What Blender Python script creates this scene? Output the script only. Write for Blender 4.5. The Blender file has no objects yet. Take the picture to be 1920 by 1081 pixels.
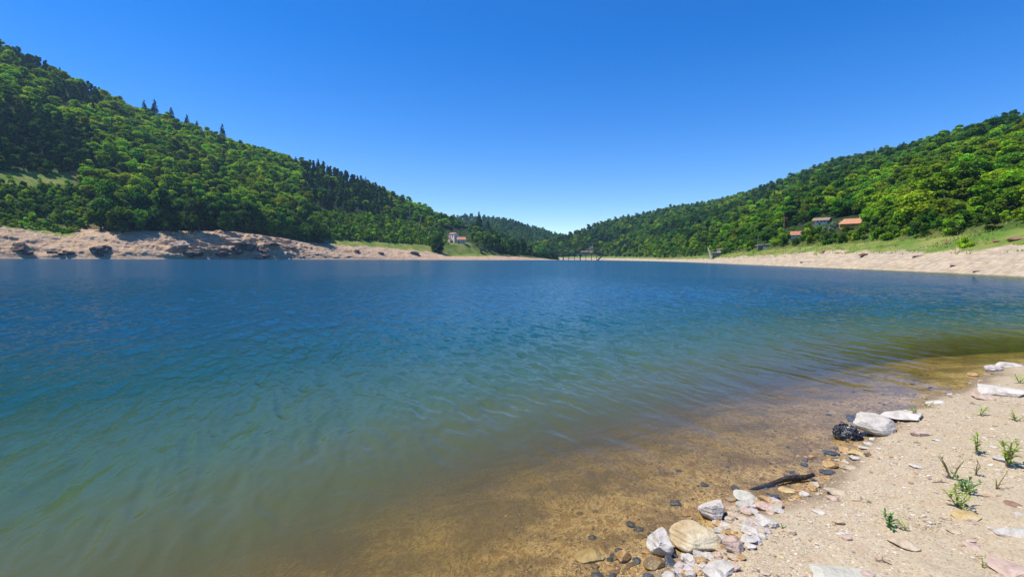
import bpy, math, random
import numpy as np
from mathutils import Vector, Matrix

SC = bpy.context.scene
COL = SC.collection
R = math.radians
random.seed(7)
RNG = np.random.default_rng(11)

# ------------------------------------------------------------------ camera
FPX, PCX, PCY = 900.0, 960.0, 540.5          # focal length in photo pixels
CAMZ = 1.70
PITCH = math.atan(56.3 / FPX)
ROLL = math.atan(0.007)
F_ = np.array([0, math.cos(PITCH), -math.sin(PITCH)])
r0 = np.array([1.0, 0, 0]); u0 = np.array([0, math.sin(PITCH), math.cos(PITCH)])
R_ = math.cos(ROLL) * r0 + math.sin(ROLL) * u0
U_ = math.cos(ROLL) * u0 - math.sin(ROLL) * r0
CAM = np.array([0, 0, CAMZ])
cd = bpy.data.cameras.new('camera'); co = bpy.data.objects.new('camera', cd); COL.objects.link(co)
cd.sensor_fit = 'HORIZONTAL'; cd.sensor_width = 36; cd.lens = 36 * FPX / 1920
cd.clip_start = 0.05; cd.clip_end = 20000
m = Matrix(((R_[0], U_[0], -F_[0], 0), (R_[1], U_[1], -F_[1], 0), (R_[2], U_[2], -F_[2], CAMZ), (0, 0, 0, 1)))
co.matrix_world = m
SC.camera = co

# ------------------------------------------------------------------ light
SUN_EL, SUN_AZ = 63.0, -97.0                 # azimuth clockwise from +Y (forward)
w = bpy.data.worlds.new('World'); SC.world = w; w.use_nodes = True
wn = w.node_tree.nodes; wl = w.node_tree.links
sky = wn.new('ShaderNodeTexSky'); sky.sky_type = 'NISHITA'; sky.sun_disc = False
sky.sun_elevation = R(SUN_EL); sky.sun_rotation = R(SUN_AZ)
sky.altitude = 1200; sky.air_density = 1.0; sky.dust_density = 0.0; sky.ozone_density = 2.5
hs = wn.new('ShaderNodeHueSaturation'); hs.inputs['Saturation'].default_value = 1.46; hs.inputs['Hue'].default_value = 0.512
wl.new(sky.outputs[0], hs.inputs['Color']); wl.new(hs.outputs[0], wn['Background'].inputs[0])
wn['Background'].inputs[1].default_value = 0.15
sd = bpy.data.lights.new('sun', 'SUN'); sd.energy = 4.6; sd.angle = R(0.53); sd.color = (1, 0.95, 0.87)
so = bpy.data.objects.new('sun', sd); COL.objects.link(so)
sdir = Vector((math.sin(R(SUN_AZ)) * math.cos(R(SUN_EL)), math.cos(R(SUN_AZ)) * math.cos(R(SUN_EL)), math.sin(R(SUN_EL))))
so.rotation_euler = sdir.to_track_quat('Z', 'Y').to_euler(); so.location = (0, 0, 300)
SC.view_settings.view_transform = 'Standard'; SC.view_settings.look = 'None'
SC.view_settings.exposure = 0.42; SC.view_settings.gamma = 1.0
SC.render.engine = 'CYCLES'
SC.cycles.max_bounces = 6; SC.cycles.transparent_max_bounces = 8; SC.cycles.use_denoising = True
SC.cycles.caustics_reflective = False; SC.cycles.caustics_refractive = False

# ------------------------------------------------------------------ pixel <-> world (layout only)
def ray(px, py):
    return F_ * FPX + R_ * (px - PCX) - U_ * (py - PCY)
def at(px, py, Y):
    d = ray(px, py); return CAM + d * (Y / d[1])
def proj(P):
    q = np.asarray(P, float) - CAM
    d = q @ F_
    return PCX + FPX * (q @ R_) / d, PCY - FPX * (q @ U_) / d, d
def py_of(px, Y, z):                          # photo row of the point of column px at forward distance Y, height z
    a, b = at(px, 300, Y)[2], at(px, 500, Y)[2]
    return 300 + (z - a) / (b - a) * 200

# ------------------------------------------------------------------ noise
_P = np.random.default_rng(3).permutation(256); _P = np.concatenate([_P, _P, _P])
_G = np.random.default_rng(4).normal(size=(256, 3)); _G /= np.linalg.norm(_G, axis=1)[:, None]
def perlin(x, y, z=0.0):
    x, y, z = np.broadcast_arrays(np.asarray(x, float), np.asarray(y, float), np.asarray(z, float))
    xi = np.floor(x).astype(int); yi = np.floor(y).astype(int); zi = np.floor(z).astype(int)
    xf = x - xi; yf = y - yi; zf = z - zi
    f = lambda t: t * t * t * (t * (t * 6 - 15) + 10)
    u, v, ww = f(xf), f(yf), f(zf)
    def g(i, j, k):
        h = _P[_P[_P[(xi + i) & 255] + ((yi + j) & 255)] + ((zi + k) & 255)]
        q = _G[h]
        return q[..., 0] * (xf - i) + q[..., 1] * (yf - j) + q[..., 2] * (zf - k)
    l = lambda a, b, t: a + t * (b - a)
    return l(l(l(g(0,0,0), g(1,0,0), u), l(g(0,1,0), g(1,1,0), u), v), l(l(g(0,0,1), g(1,0,1), u), l(g(0,1,1), g(1,1,1), u), v), ww)
def fbm(x, y, z=0.0, o=4, ridge=False):
    s = 0; a = 1.0; f = 1.0
    for i in range(o):
        n = perlin(np.asarray(x) * f + 17.3 * i, np.asarray(y) * f - 9.1 * i, np.asarray(z) * f)
        s = s + a * (1 - 2.2 * np.abs(n) if ridge else n); a *= 0.5; f *= 2.03
    return s
def sm(a, b, x):
    t = np.clip((np.asarray(x, float) - a) / (b - a), 0, 1); return t * t * (3 - 2 * t)

# ------------------------------------------------------------------ mesh / tags
def make_mesh(name, V, Fc, mats=(), smooth=False, attrs=None, fmat=None):
    V = np.asarray(V, np.float32); me = bpy.data.meshes.new(name)
    if isinstance(Fc, np.ndarray):
        k = Fc.shape[1]; n = len(Fc)
        me.vertices.add(len(V)); me.vertices.foreach_set('co', V.ravel())
        me.loops.add(n * k); me.loops.foreach_set('vertex_index', Fc.astype(np.int32).ravel())
        me.polygons.add(n); me.polygons.foreach_set('loop_start', np.arange(0, n * k, k, dtype=np.int32))
    else:
        me.from_pydata(V.tolist(), [], Fc)
    for mt in mats: me.materials.append(mt)
    if fmat is not None: me.polygons.foreach_set('material_index', np.asarray(fmat, np.int32))
    me.update(calc_edges=True); me.validate()
    me.polygons.foreach_set('use_smooth', np.full(len(me.polygons), smooth))
    for k2, v in (attrs or {}).items():
        v = np.asarray(v, np.float32)
        if v.ndim == 1:
            a = me.attributes.new(k2, 'FLOAT', 'POINT'); a.data.foreach_set('value', v)
        else:
            a = me.attributes.new(k2, 'FLOAT_COLOR', 'POINT'); a.data.foreach_set('color', np.c_[v, np.ones(len(v))].astype(np.float32).ravel())
    return me
def link(name, me, parent=None):
    o = bpy.data.objects.new(name, me); COL.objects.link(o)
    if parent is not None: o.parent = parent
    return o
def tag(o, label=None, cat=None, group=None, kind=None):
    if label: o['label'] = label
    if cat: o['category'] = cat
    if group: o['group'] = group
    if kind: o['kind'] = kind
    return o
def empty(name, loc, rz=0.0):
    o = bpy.data.objects.new(name, None); COL.objects.link(o)
    o.location = loc; o.rotation_euler = (0, 0, rz); o.empty_display_size = 0.3
    return o

class MB:                                     # collects pieces, builds one mesh
    def __init__(s): s.v = []; s.f = []
    def add(s, V, Fc):
        o = len(s.v); s.v += [tuple(map(float, p)) for p in V]; s.f += [tuple(int(i) + o for i in f) for f in Fc]; return s
    def box(s, x0, x1, y0, y1, z0, z1):
        V = [(x, y, z) for z in (z0, z1) for y in (y0, y1) for x in (x0, x1)]
        return s.add(V, [(0,2,3,1), (4,5,7,6), (0,1,5,4), (2,6,7,3), (0,4,6,2), (1,3,7,5)])
    def tube(s, pts, rad, n=7, cap=True):
        pts = [np.array(p, float) for p in pts]; k = len(pts); V = []; Fc = []
        for i, p in enumerate(pts):
            t = pts[min(i + 1, k - 1)] - pts[max(i - 1, 0)]; t /= np.linalg.norm(t) + 1e-9
            a = np.cross(t, (0.3, 0.2, 0.9) if abs(t[2]) < 0.9 else (1, 0, 0)); a /= np.linalg.norm(a); b = np.cross(t, a)
            r = rad[i] if hasattr(rad, '__len__') else rad
            for j in range(n):
                th = 2 * math.pi * j / n; V.append(p + r * (a * math.cos(th) + b * math.sin(th)))
        for i in range(k - 1):
            for j in range(n):
                Fc.append((i*n+j, i*n+(j+1)%n, (i+1)*n+(j+1)%n, (i+1)*n+j))
        if cap: Fc += [tuple(range(n))[::-1], tuple(range((k-1)*n, k*n))]
        return s.add(V, Fc)
    def build(s, name, mat, parent=None, smooth=False):
        return link(name, make_mesh(name, s.v, s.f, (mat,), smooth), parent)

# ------------------------------------------------------------------ materials
class NT:
    def __init__(s, name):
        s.m = bpy.data.materials.new(name); s.m.use_nodes = True
        s.t = s.m.node_tree; s.n = s.t.nodes; s.l = s.t.links; s.bsdf = s.n.get('Principled BSDF'); s.out = s.n.get('Material Output')
    def new(s, t, **k):
        n = s.n.new('ShaderNode' + t)
        for a, b in k.items(): setattr(n, a, b)
        return n
    def set(s, sock, v):
        if isinstance(v, bpy.types.NodeSocket): s.l.new(v, sock)
        elif isinstance(v, (tuple, list)) and len(v) == 3 and sock.type == 'RGBA': sock.default_value = (*v, 1)
        else: sock.default_value = v
    def pos(s, obj=True, scale=(1, 1, 1), rot=(0, 0, 0)):
        tc = s.new('TexCoord'); mp = s.new('Mapping'); mp.inputs['Scale'].default_value = scale; mp.inputs['Rotation'].default_value = rot
        s.l.new(tc.outputs['Object'], mp.inputs[0]); return mp.outputs[0]
    def noise(s, vec, scale, detail=4, rough=0.55, dist=0.0):
        n = s.new('TexNoise'); s.set(n.inputs['Vector'], vec); n.inputs['Scale'].default_value = scale
        n.inputs['Detail'].default_value = detail; n.inputs['Roughness'].default_value = rough; n.inputs['Distortion'].default_value = dist
        return n.outputs['Fac']
    def vor(s, vec, scale, feat='F1', out='Distance'):
        n = s.new('TexVoronoi'); n.feature = feat; s.set(n.inputs['Vector'], vec); n.inputs['Scale'].default_value = scale; return n.outputs[out]
    def ramp(s, fac, stops):
        n = s.new('ValToRGB'); s.set(n.inputs[0], fac); e = n.color_ramp.elements
        while len(e) < len(stops): e.new(0.5)
        for q, (p, c) in zip(e, stops):
            q.position = p; q.color = (*c, 1) if isinstance(c, (tuple, list)) else (c, c, c, 1)
        return n.outputs[0]
    def mix(s, fac, a, b, mode='MIX'):
        n = s.new('Mix'); n.data_type = 'RGBA'; n.blend_type = mode
        s.set(n.inputs[0], fac); s.set(n.inputs[6], a); s.set(n.inputs[7], b); return n.outputs[2]
    def math(s, op, a, b=0.0, clamp=False):
        n = s.new('Math'); n.operation = op; n.use_clamp = clamp; s.set(n.inputs[0], a); s.set(n.inputs[1], b); return n.outputs[0]
    def attr(s, name, out='Fac'):
        n = s.new('Attribute'); n.attribute_name = name; return n.outputs[out]
    def bump(s, h, strength=0.5, dist=0.1, normal=None):
        n = s.new('Bump'); s.set(n.inputs['Height'], h); n.inputs['Strength'].default_value = strength; n.inputs['Distance'].default_value = dist
        if normal is not None: s.set(n.inputs['Normal'], normal)
        return n.outputs[0]
    def pbr(s, color, rough=0.85, normal=None, spec=0.3):
        s.set(s.bsdf.inputs['Base Color'], color); s.set(s.bsdf.inputs['Roughness'], rough)
        s.bsdf.inputs['Specular IOR Level'].default_value = spec
        if normal is not None: s.set(s.bsdf.inputs['Normal'], normal)
        return s.m

def leaf_mat(name, c, var=0.35, hue=0.03, trans=0.42):
    t = NT(name); oi = t.new('ObjectInfo')
    h = t.new('HueSaturation'); t.set(h.inputs['Color'], c)
    t.set(h.inputs['Hue'], t.math('ADD', t.math('MULTIPLY', oi.outputs['Random'], 2 * hue), 0.5 - hue))
    r2 = t.math('FRACT', t.math('MULTIPLY', oi.outputs['Random'], 57.31))
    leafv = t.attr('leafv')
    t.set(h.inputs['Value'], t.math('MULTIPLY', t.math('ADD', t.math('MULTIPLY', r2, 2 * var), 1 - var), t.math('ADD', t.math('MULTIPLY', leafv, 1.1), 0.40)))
    df = t.new('BsdfDiffuse'); tr = t.new('BsdfTranslucent'); mx = t.new('MixShader'); mx.inputs[0].default_value = trans
    t.l.new(h.outputs[0], df.inputs[0])
    tc = t.mix(1.0, h.outputs[0], (1.25, 1.25, 0.5), 'MULTIPLY'); t.l.new(tc, tr.inputs[0])
    t.l.new(df.outputs[0], mx.inputs[1]); t.l.new(tr.outputs[0], mx.inputs[2]); t.l.new(mx.outputs[0], t.out.inputs[0])
    return t.m
def plain(name, c, rough=0.8, var=0.25, scale=3.0, bump=0.0):
    t = NT(name); p = t.pos(); n = t.noise(p, scale, 5)
    col = t.mix(n, tuple(x * (1 - var) for x in c), tuple(min(1, x * (1 + var)) for x in c))
    return t.pbr(col, rough, t.bump(n, bump, 0.1) if bump else None)

M_BARK = plain('bark', (0.11, 0.085, 0.06), 0.9, 0.4, 6, 0.4)
M_PALEBARK = plain('pale_bark', (0.36, 0.33, 0.27), 0.9, 0.3, 3)
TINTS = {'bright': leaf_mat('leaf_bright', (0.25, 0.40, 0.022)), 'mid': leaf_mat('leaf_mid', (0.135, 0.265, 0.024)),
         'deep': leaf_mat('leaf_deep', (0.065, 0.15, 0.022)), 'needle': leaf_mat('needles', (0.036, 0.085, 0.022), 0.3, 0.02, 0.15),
         'silver': leaf_mat('leaf_silver', (0.20, 0.27, 0.19), 0.1, 0.01)}

# ------------------------------------------------------------------ hills
def col_interp(tab, px, j):
    xs = np.array([c[0] for c in tab], float); ys = np.array([c[j] for c in tab], float)
    d = 14.0
    return sum(np.interp(px + k * d, xs, ys) for k in (-1.5, -0.75, 0, 0.75, 1.5)) / 5

# px, Yw, py bank top, py grass top, Y ridge, py ridge
LEFT = [(-700,110,395,385,320,-230),(-200,180,415,405,430,2),(0,218,424,412,480,86),(60,226,430,418,490,108),(120,233,440,424,500,136),(160,237,437,430,505,160),
        (200,242,434,431,510,180),(260,250,433,430,520,212),(330,262,434,431,530,236),(400,278,434,432,545,262),(450,290,437,435,560,276),(500,305,444,441,575,290),
        (550,322,453,448,590,306),(600,342,457,450,605,318),(640,358,458,450,620,334),(720,390,462,453,650,364),(800,415,470,459,680,399),(835,430,477,459,690,416),
        (860,440,478,456,700,424),(900,458,477,463,715,432),(930,475,479,474,725,444),(970,508,480.5,478,735,461),(1000,540,482.5,480.5,720,474),(1018,565,484.5,483,700,479),(1030,585,486.4,485.8,660,484),(1045,600,488,488,640,488)]
# px, Yw, py bank, py grass, Y shoulder, py shoulder, Y ridge, py ridge
RIGHT = [(960,720,485,484.5,770,478,830,470),(1010,705,484,483,770,474,850,462),(1060,690,482.5,481,780,466,900,447),(1090,680,482.5,481,775,462,930,434),(1130,662,483,480,760,456,950,422),
         (1190,540,484,482,680,452,1000,409),(1250,413,485,483,560,447,1030,394),(1310,290,484,480,470,438,1040,389),(1350,235,482.5,477,430,428,1030,380),(1380,196,480,474,400,418,1020,372),
         (1450,150,475,467,350,398,1000,352),(1500,130,471.5,462,330,377,980,335),(1550,113,469,458,310,360,960,315),(1640,95,465,452,290,336,930,294),(1740,78,463,445,260,308,880,274),
         (1830,66,460,438,240,285,840,254),(1920,57,452,424,220,262,800,230),(2100,44,440,400,190,205,700,190),(2500,27,380,330,160,70,520,90),(2800,22,360,300,150,20,450,40)]
FARL = [(640,900,480,1350,440),(780,900,484,1350,428),(850,900,486,1350,411),(880,900,486,1350,411),(940,900,486,1350,414),(960,900,486,1350,419),(985,900,486,1350,429),(1010,900,486,1350,438),(1040,900,486,1340,446),(1065,900,486,1330,450),(1100,900,486,1320,460),(1180,900,486,1300,478)]

class Hill:
    def __init__(s, pxs, rows, name):
        # rows: list of (Y array, z array, n segments to the next, tag)
        s.px = pxs; s.name = name
        Ys, Zs, T = [], [], []
        for i in range(len(rows) - 1):
            Y0, Z0, n, bow = rows[i]; Y1, Z1 = rows[i+1][:2]
            for k in range(n):
                f = k / n; fb = f + bow * f * (1 - f)
                Ys.append(Y0 + (Y1 - Y0) * f); Zs.append(Z0 + (Z1 - Z0) * fb); T.append(i + f)
        Ys.append(rows[-1][0]); Zs.append(rows[-1][1]); T.append(len(rows) - 1)
        s.Y = np.array(Ys).T; s.Z = np.array(Zs).T; s.t = np.array(T)         # (cols, rows)
        d = np.array([ray(p, 480) for p in pxs]); s.k = d[:, 0] / d[:, 1]
        s.X = s.k[:, None] * s.Y
    def finish(s, mat, attrs, label):
        nc, nr = s.X.shape
        V = np.stack([s.X, s.Y, s.Z], -1).reshape(-1, 3)
        i = np.arange(nc - 1)[:, None] * nr + np.arange(nr - 1)[None, :]
        Fc = np.stack([i, i + nr, i + nr + 1, i + 1], -1).reshape(-1, 4)
        o = link(s.name, make_mesh(s.name, V, Fc, (mat,), True, {k: v.reshape(-1) for k, v in attrs.items()}))
        tag(o, label, None, None, 'structure'); s.V = V.reshape(nc, nr, 3)
        s.PX, s.PY, _ = proj(s.V)
        return o
    def point(s, ci, ti):                     # continuous column / row index
        c0 = int(min(max(ci, 0), s.V.shape[0] - 2)); r0 = int(min(max(ti, 0), s.V.shape[1] - 2)); a, b = ci - c0, ti - r0
        V = s.V
        return (V[c0, r0] * (1-a) + V[c0+1, r0] * a) * (1-b) + (V[c0, r0+1] * (1-a) + V[c0+1, r0+1] * a) * b
    def at_px(s, px, py, tmin=1.0):           # first surface point seen at that column and row
        ci = np.interp(px, s.px, np.arange(len(s.px))); c = int(round(ci))
        col = s.PY[c]; r = np.where((s.t[:-1] >= tmin) & (col[:-1] >= py) & (col[1:] <= py))[0]
        if len(r) == 0: r = [int(np.argmin(np.abs(col - py)))]; return s.V[c, r[0]]
        q = r[0]; f = (col[q] - py) / max(col[q] - col[q+1], 1e-6)
        return s.V[c, q] * (1-f) + s.V[c, q+1] * f

def zof(pxs, Y, py): return np.array([at(p, q, y)[2] for p, q, y in zip(pxs, py, Y)])

def hill_ground_mat(name, c1, c2, dark):
    t = NT(name); p = t.pos()
    n1 = t.noise(p, 0.12, 6, 0.6, 0.5); n2 = t.noise(p, 0.9, 5, 0.65); st = t.noise(t.pos(scale=(0.15, 0.15, 2.2)), 1.0, 4, 0.6, 1.0)
    rock = t.mix(t.ramp(n1, [(0.35, 0.0), (0.65, 1.0)]), c1, c2)
    rock = t.mix(t.ramp(st, [(0.5, 0.0), (0.62, 0.55)]), rock, dark)
    rock = t.mix(t.ramp(n2, [(0.42, 0.6), (0.56, 0.0)]), rock, tuple(x * 0.55 for x in c1))
    gr = t.mix(n2, (0.17, 0.20, 0.04), (0.32, 0.29, 0.09)); gr = t.mix(t.ramp(n1, [(0.4, 0), (0.6, 1)]), gr, (0.10, 0.18, 0.025))
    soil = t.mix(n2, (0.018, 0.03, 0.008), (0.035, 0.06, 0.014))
    ga = t.math('ADD', t.attr('grass'), t.math('MULTIPLY', t.math('SUBTRACT', n2, 0.5), 1.2))
    c = t.mix(t.ramp(ga, [(0.42, 0.0), (0.58, 1.0)]), rock, gr)
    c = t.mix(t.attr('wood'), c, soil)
    return t.pbr(c, 0.95, t.bump(n2, 0.9, 0.35), 0.1)

# ---- left hill
pxs = np.concatenate([np.arange(-700, -20, 10.0), np.arange(-20, 1045.1, 1.5)])
cI = lambda j: col_interp(LEFT, pxs, j)
Yw = cI(1); zero = np.zeros_like(Yw)
Yb = Yw * 1.075; Yg = Yw * 1.105; Yr = cI(4)
zb = np.maximum(zof(pxs, Yb, cI(2)), 0.05); zg = np.maximum(zof(pxs, Yg, cI(3)), zb + 0.3); zr = np.maximum(zof(pxs, Yr, cI(5)), 0.5)
HL = Hill(pxs, [(Yw * 0.80, zero - 7, 3, 0), (Yw, zero, 44, 0.35), (Yb, zb, 14, 0), (Yg, zg, 80, 0.25), (Yr, zr, 6, 0.2), (Yr + 90, np.maximum(zr - 45, -3), 4, 0), (Yr + 260, zero - 8, 1, 0)], 'hill_left')
T = HL.t[None, :] + 0 * HL.X; PXg = pxs[:, None] + 0 * HL.X
bank = sm(1.0, 1.12, T) * (1 - sm(1.85, 2.3, T))
rockamp = np.interp(PXg, [-700, 0, 130, 300, 330, 540, 620, 800, 840, 1045], [.8, .55, .8, .7, 1.6, 1.6, .6, .5, .25, .2])
rid = fbm(HL.X / 13, HL.Y / 13, HL.Z / 6, 5, True)
rid2 = fbm(HL.X / 4.2 + 50, HL.Y / 4.2, HL.Z / 2.2, 4, True)
tilt = HL.Z + 0.22 * HL.X - 0.10 * HL.Y + 1.5 * fbm(HL.X / 22, HL.Y / 22, 0, 3)
strat = np.sin(tilt * 2.1 + 2.5 * fbm(HL.X / 10, HL.Y / 10, 4.0, 2)); strat = np.sign(strat) * np.abs(strat) ** 0.35 * sm(-0.5, 0.6, fbm(HL.X / 16, HL.Y / 16, 9.0, 2))
push = bank * rockamp * (1.3 * (rid - 0.8) + 0.8 * (rid2 - 0.8) + 0.75 * strat)
rad = np.sqrt(HL.X ** 2 + HL.Y ** 2)
und = sm(2.9, 3.25, T) * (7 * fbm(HL.X / 85, HL.Y / 85, 0, 3)) * (1 - sm(3.6, 4, T) * 0.7) * (1 - sm(4, 5, T))
HL.Z = HL.Z + und + 0.5 * push * sm(1.0, 1.2, T)
HL.X -= HL.X / rad * push; HL.Y -= HL.Y / rad * push
gr = sm(1.75, 2.0, T + 0.25 * fbm(HL.X / 9, HL.Y / 9, 0, 3))
gr = np.maximum(gr * sm(590, 640, PXg), gr * (1 - sm(130, 150, PXg)))
gr = np.maximum(gr, sm(1.45, 1.7, T) * sm(835, 850, PXg) * (1 - sm(905, 930, PXg)))
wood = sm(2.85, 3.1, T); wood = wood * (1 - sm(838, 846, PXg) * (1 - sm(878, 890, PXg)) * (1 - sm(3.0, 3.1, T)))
M_LEFT = hill_ground_mat('left_bank_ground', (0.58, 0.385, 0.225), (0.50, 0.375, 0.26), (0.13, 0.10, 0.085))
_py = proj(np.stack([HL.X, HL.Y, HL.Z], -1))[1]
tr_ = sm(2.9, 3.05, T) * (1 - sm(130, 160, PXg)) * sm(316, 323, _py - 0.12 * PXg * 0) * (1 - sm(346, 356, _py))
wood = wood * (1 - tr_); gr = np.maximum(gr, tr_)
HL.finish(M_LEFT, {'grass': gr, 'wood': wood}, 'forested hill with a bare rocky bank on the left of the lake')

# ---- right hill
pxr = np.concatenate([np.arange(960, 1930, 2.0), np.arange(1930, 2801, 12.0)])
cI = lambda j: col_interp(RIGHT, pxr, j)
Yw = cI(1); zero = np.zeros_like(Yw)
pb, pg = cI(2), cI(3)
f1 = np.interp(pxr, [960, 1200, 1400, 1920, 2800], [1.05, 1.06, 1.12, 1.28, 1.4]); f2 = np.interp(pxr, [960, 1200, 1400, 1920, 2800], [1.08, 1.10, 1.2, 1.45, 1.7])
Yb = Yw * f1; Yg = Yw * f2
zb = np.maximum(zof(pxr, Yb, pb), 0.4); zg = np.maximum(zof(pxr, Yg, pg), zb + 0.3)
Ys = cI(4); zs = zof(pxr, Ys, cI(5)); Yr = cI(6); zr = zof(pxr, Yr, cI(7))
HR = Hill(pxr, [(Yw * 0.7, zero - 5, 3, 0), (Yw, zero, 30, 0.1), (Yb, zb, 16, 0), (Yg, zg, 50, 0.05), (Ys, zs, 50, 0.1), (Yr, zr, 5, 0.2), (Yr + 120, zr - 60, 4, 0), (Yr + 400, zero - 8, 1, 0)], 'hill_right')
T = HR.t[None, :] + 0 * HR.X; PXg = pxr[:, None] + 0 * HR.X
bank = sm(1.02, 1.2, T) * (1 - sm(1.8, 2.2, T))
HR.Z += bank * np.minimum(HR.Y / 130, 1) * (0.16 * np.sign(np.sin(HR.Z * 5 + 2 * fbm(HR.X / 25, HR.Y / 25, 6.0, 2))) * sm(-0.3, 0.4, fbm(HR.X / 18, HR.Y / 18, 2.0, 2)) + 0.45 * (fbm(HR.X / 9, HR.Y / 9, HR.Z / 3, 5, True) - 0.8) + 0.12 * fbm(HR.X / 1.5, HR.Y / 1.5, 0, 3))
HR.Z += (1 - sm(5, 5.5, T)) * (sm(3.0, 3.6, T) * (4 * fbm(HR.X / 60, HR.Y / 60, 0, 3)) + sm(4.1, 4.5, T) * (1 - sm(4.7, 5.0, T)) * 14 * fbm(HR.X / 150 + 9, HR.Y / 150, 0, 3))
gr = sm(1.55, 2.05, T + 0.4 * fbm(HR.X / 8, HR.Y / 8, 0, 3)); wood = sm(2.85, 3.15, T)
M_RIGHT = hill_ground_mat('right_bank_ground', (0.52, 0.405, 0.265), (0.47, 0.385, 0.275), (0.29, 0.215, 0.14))
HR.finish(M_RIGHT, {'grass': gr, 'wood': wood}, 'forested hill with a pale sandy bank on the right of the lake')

# ---- far hill
pxf = np.arange(640, 1181, 5.0); cI = lambda j: col_interp(FARL, pxf, j)
HF = Hill(pxf, [(cI(1) * 0.9, 0 * pxf - 8, 3, 0), (cI(1), zof(pxf, cI(1), cI(2)), 30, 0.2), (cI(3), zof(pxf, cI(3), cI(4)), 4, 0.2), (cI(3) + 200, 0 * pxf + 20, 3, 0), (cI(3) + 600, 0 * pxf - 8, 1, 0)], 'hill_far')
T = HF.t[None, :] + 0 * HF.X
HF.Z += sm(1.0, 1.3, T) * (1 - sm(1.85, 2.0, T)) * 22 * fbm(HF.X / 170, HF.Y / 170, 0, 3)
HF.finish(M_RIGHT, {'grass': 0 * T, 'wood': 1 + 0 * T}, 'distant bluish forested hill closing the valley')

# ------------------------------------------------------------------ near shore
def gpt(px, py, z=0.0):
    d = ray(px, py); return (CAM + d * ((z - CAMZ) / d[2]))[:2]
SHPX = [(1228,1081),(1262,1046),(1320,1010),(1375,968),(1440,938),(1500,925),(1545,895),(1575,862),(1605,835),(1640,800),(1668,778),(1720,757),(1760,742),(1800,728),(1842,706),(1868,690),(1935,676)]
shore = [(-60,-12),(-25,-6),(-9,-2.6),(-3.2,-0.7),(-1,0.6),(0.15,1.75)] + [tuple(gpt(a, b)) for a, b in SHPX] + [(14,9.6),(24,10.5),(36,13),(50,20),(95,28)]
LAND = np.array(shore + [(95,-60),(-60,-60)])
SH = np.array(shore)
def sdf(x, y):
    x = np.asarray(x, float); y = np.asarray(y, float); best = np.full(x.shape, 1e9)
    for a, b in zip(SH[:-1], SH[1:]):
        ab = b - a; t = np.clip(((x - a[0]) * ab[0] + (y - a[1]) * ab[1]) / (ab @ ab), 0, 1)
        best = np.minimum(best, (x - a[0] - t * ab[0]) ** 2 + (y - a[1] - t * ab[1]) ** 2)
    ins = np.zeros(x.shape, bool); n = len(LAND)
    for i in range(n):
        (x1, y1), (x2, y2) = LAND[i], LAND[(i + 1) % n]
        if y1 == y2: continue
        c = ((y1 > y) != (y2 > y)) & (x < (x2 - x1) * (y - y1) / (y2 - y1) + x1); ins ^= c
    return np.sqrt(best) * np.where(ins, 1, -1)                                # + on land
def bedz(x, y, d=None):
    if d is None: d = sdf(x, y)
    land = 0.115 * np.minimum(d, 4) + 0.05 * np.clip(d - 4, 0, 30) + 0.03 * sm(0, 0.25, d)
    w_ = -d
    wat = -(0.16 * np.minimum(w_, 1.5) + 0.35 * np.clip(w_ - 1.5, 0, 20))
    z = np.where(d > 0, land, wat)
    return z + 0.035 * fbm(np.asarray(x) / 0.9, np.asarray(y) / 0.9, 0, 3) + 0.012 * fbm(np.asarray(x) / 0.16, np.asarray(y) / 0.16, 3.3, 3)
def ground(px, py):                            # near ground point seen at a photo pixel
    z = 0.0
    for _ in range(14):
        p = gpt(px, py, z); z = 0.5 * z + 0.5 * float(bedz(np.array([p[0]]), np.array([p[1]]))[0])
    p = gpt(px, py, z); return np.array([p[0], p[1], z])

az = np.concatenate([np.arange(-100, -20, 0.8), np.arange(-20, 0, 0.25), np.arange(0, 50, 0.085), np.arange(50, 110.1, 0.6)]) * math.pi / 180
rr = 0.8 * 1.006 ** np.arange(0, 765)
A, Rr = np.meshgrid(az, rr, indexing='ij'); X = Rr * np.sin(A); Y = Rr * np.cos(A)
D = sdf(X, Y); Z = bedz(X, Y, D)
fine = np.clip(1 - Rr / 14, 0, 1)
Z += fine * (0.006 * fbm(X / 0.05, Y / 0.05, 1.7, 3) + 0.026 * (fbm(X / 0.30, Y / 0.30, 8.1, 3, True) - 0.8) * sm(0.2, 1.5, np.abs(D)))
nc, nr = X.shape; i = np.arange(nc - 1)[:, None] * nr + np.arange(nr - 1)[None, :]
Fc = np.stack([i, i + 1, i + nr + 1, i + nr], -1).reshape(-1, 4)
t = NT('beach_sand'); p = t.pos()
nA = t.noise(p, 1.6, 5, 0.6); nB = t.noise(p, 22, 6, 0.7); nC = t.vor(p, 110, out='Color'); nD = t.noise(p, 7, 4, 0.6)
gv = t.new('SeparateColor'); t.l.new(nC, gv.inputs[0])
dry = t.mix(nA, (0.45, 0.355, 0.215), (0.53, 0.43, 0.28))
dry = t.mix(t.ramp(nD, [(0.45, 0.0), (0.7, 0.7)]), dry, (0.47, 0.33, 0.20))
dry = t.mix(t.ramp(gv.outputs[0], [(0.0, 0.75), (0.3, 0.0)]), dry, (0.26, 0.19, 0.12))
dry = t.mix(t.ramp(gv.outputs[1], [(0.74, 0.0), (0.9, 0.35)]), dry, (0.60, 0.51, 0.37))
caustic_lines = t.noise(t.pos(scale=(1, .5, 1), rot=(0, 0, .5)), 8, 4, .6, 1.8); caustic_lines = t.math('ABSOLUTE', t.math('SUBTRACT', caustic_lines, 0.5))
wet = t.mix(nB, (0.22, 0.140, 0.055), (0.52, 0.33, 0.13))
wet = t.mix(t.ramp(nD, [(0.42, 0.0), (0.65, 0.85)]), wet, (0.52, 0.31, 0.10))
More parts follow.
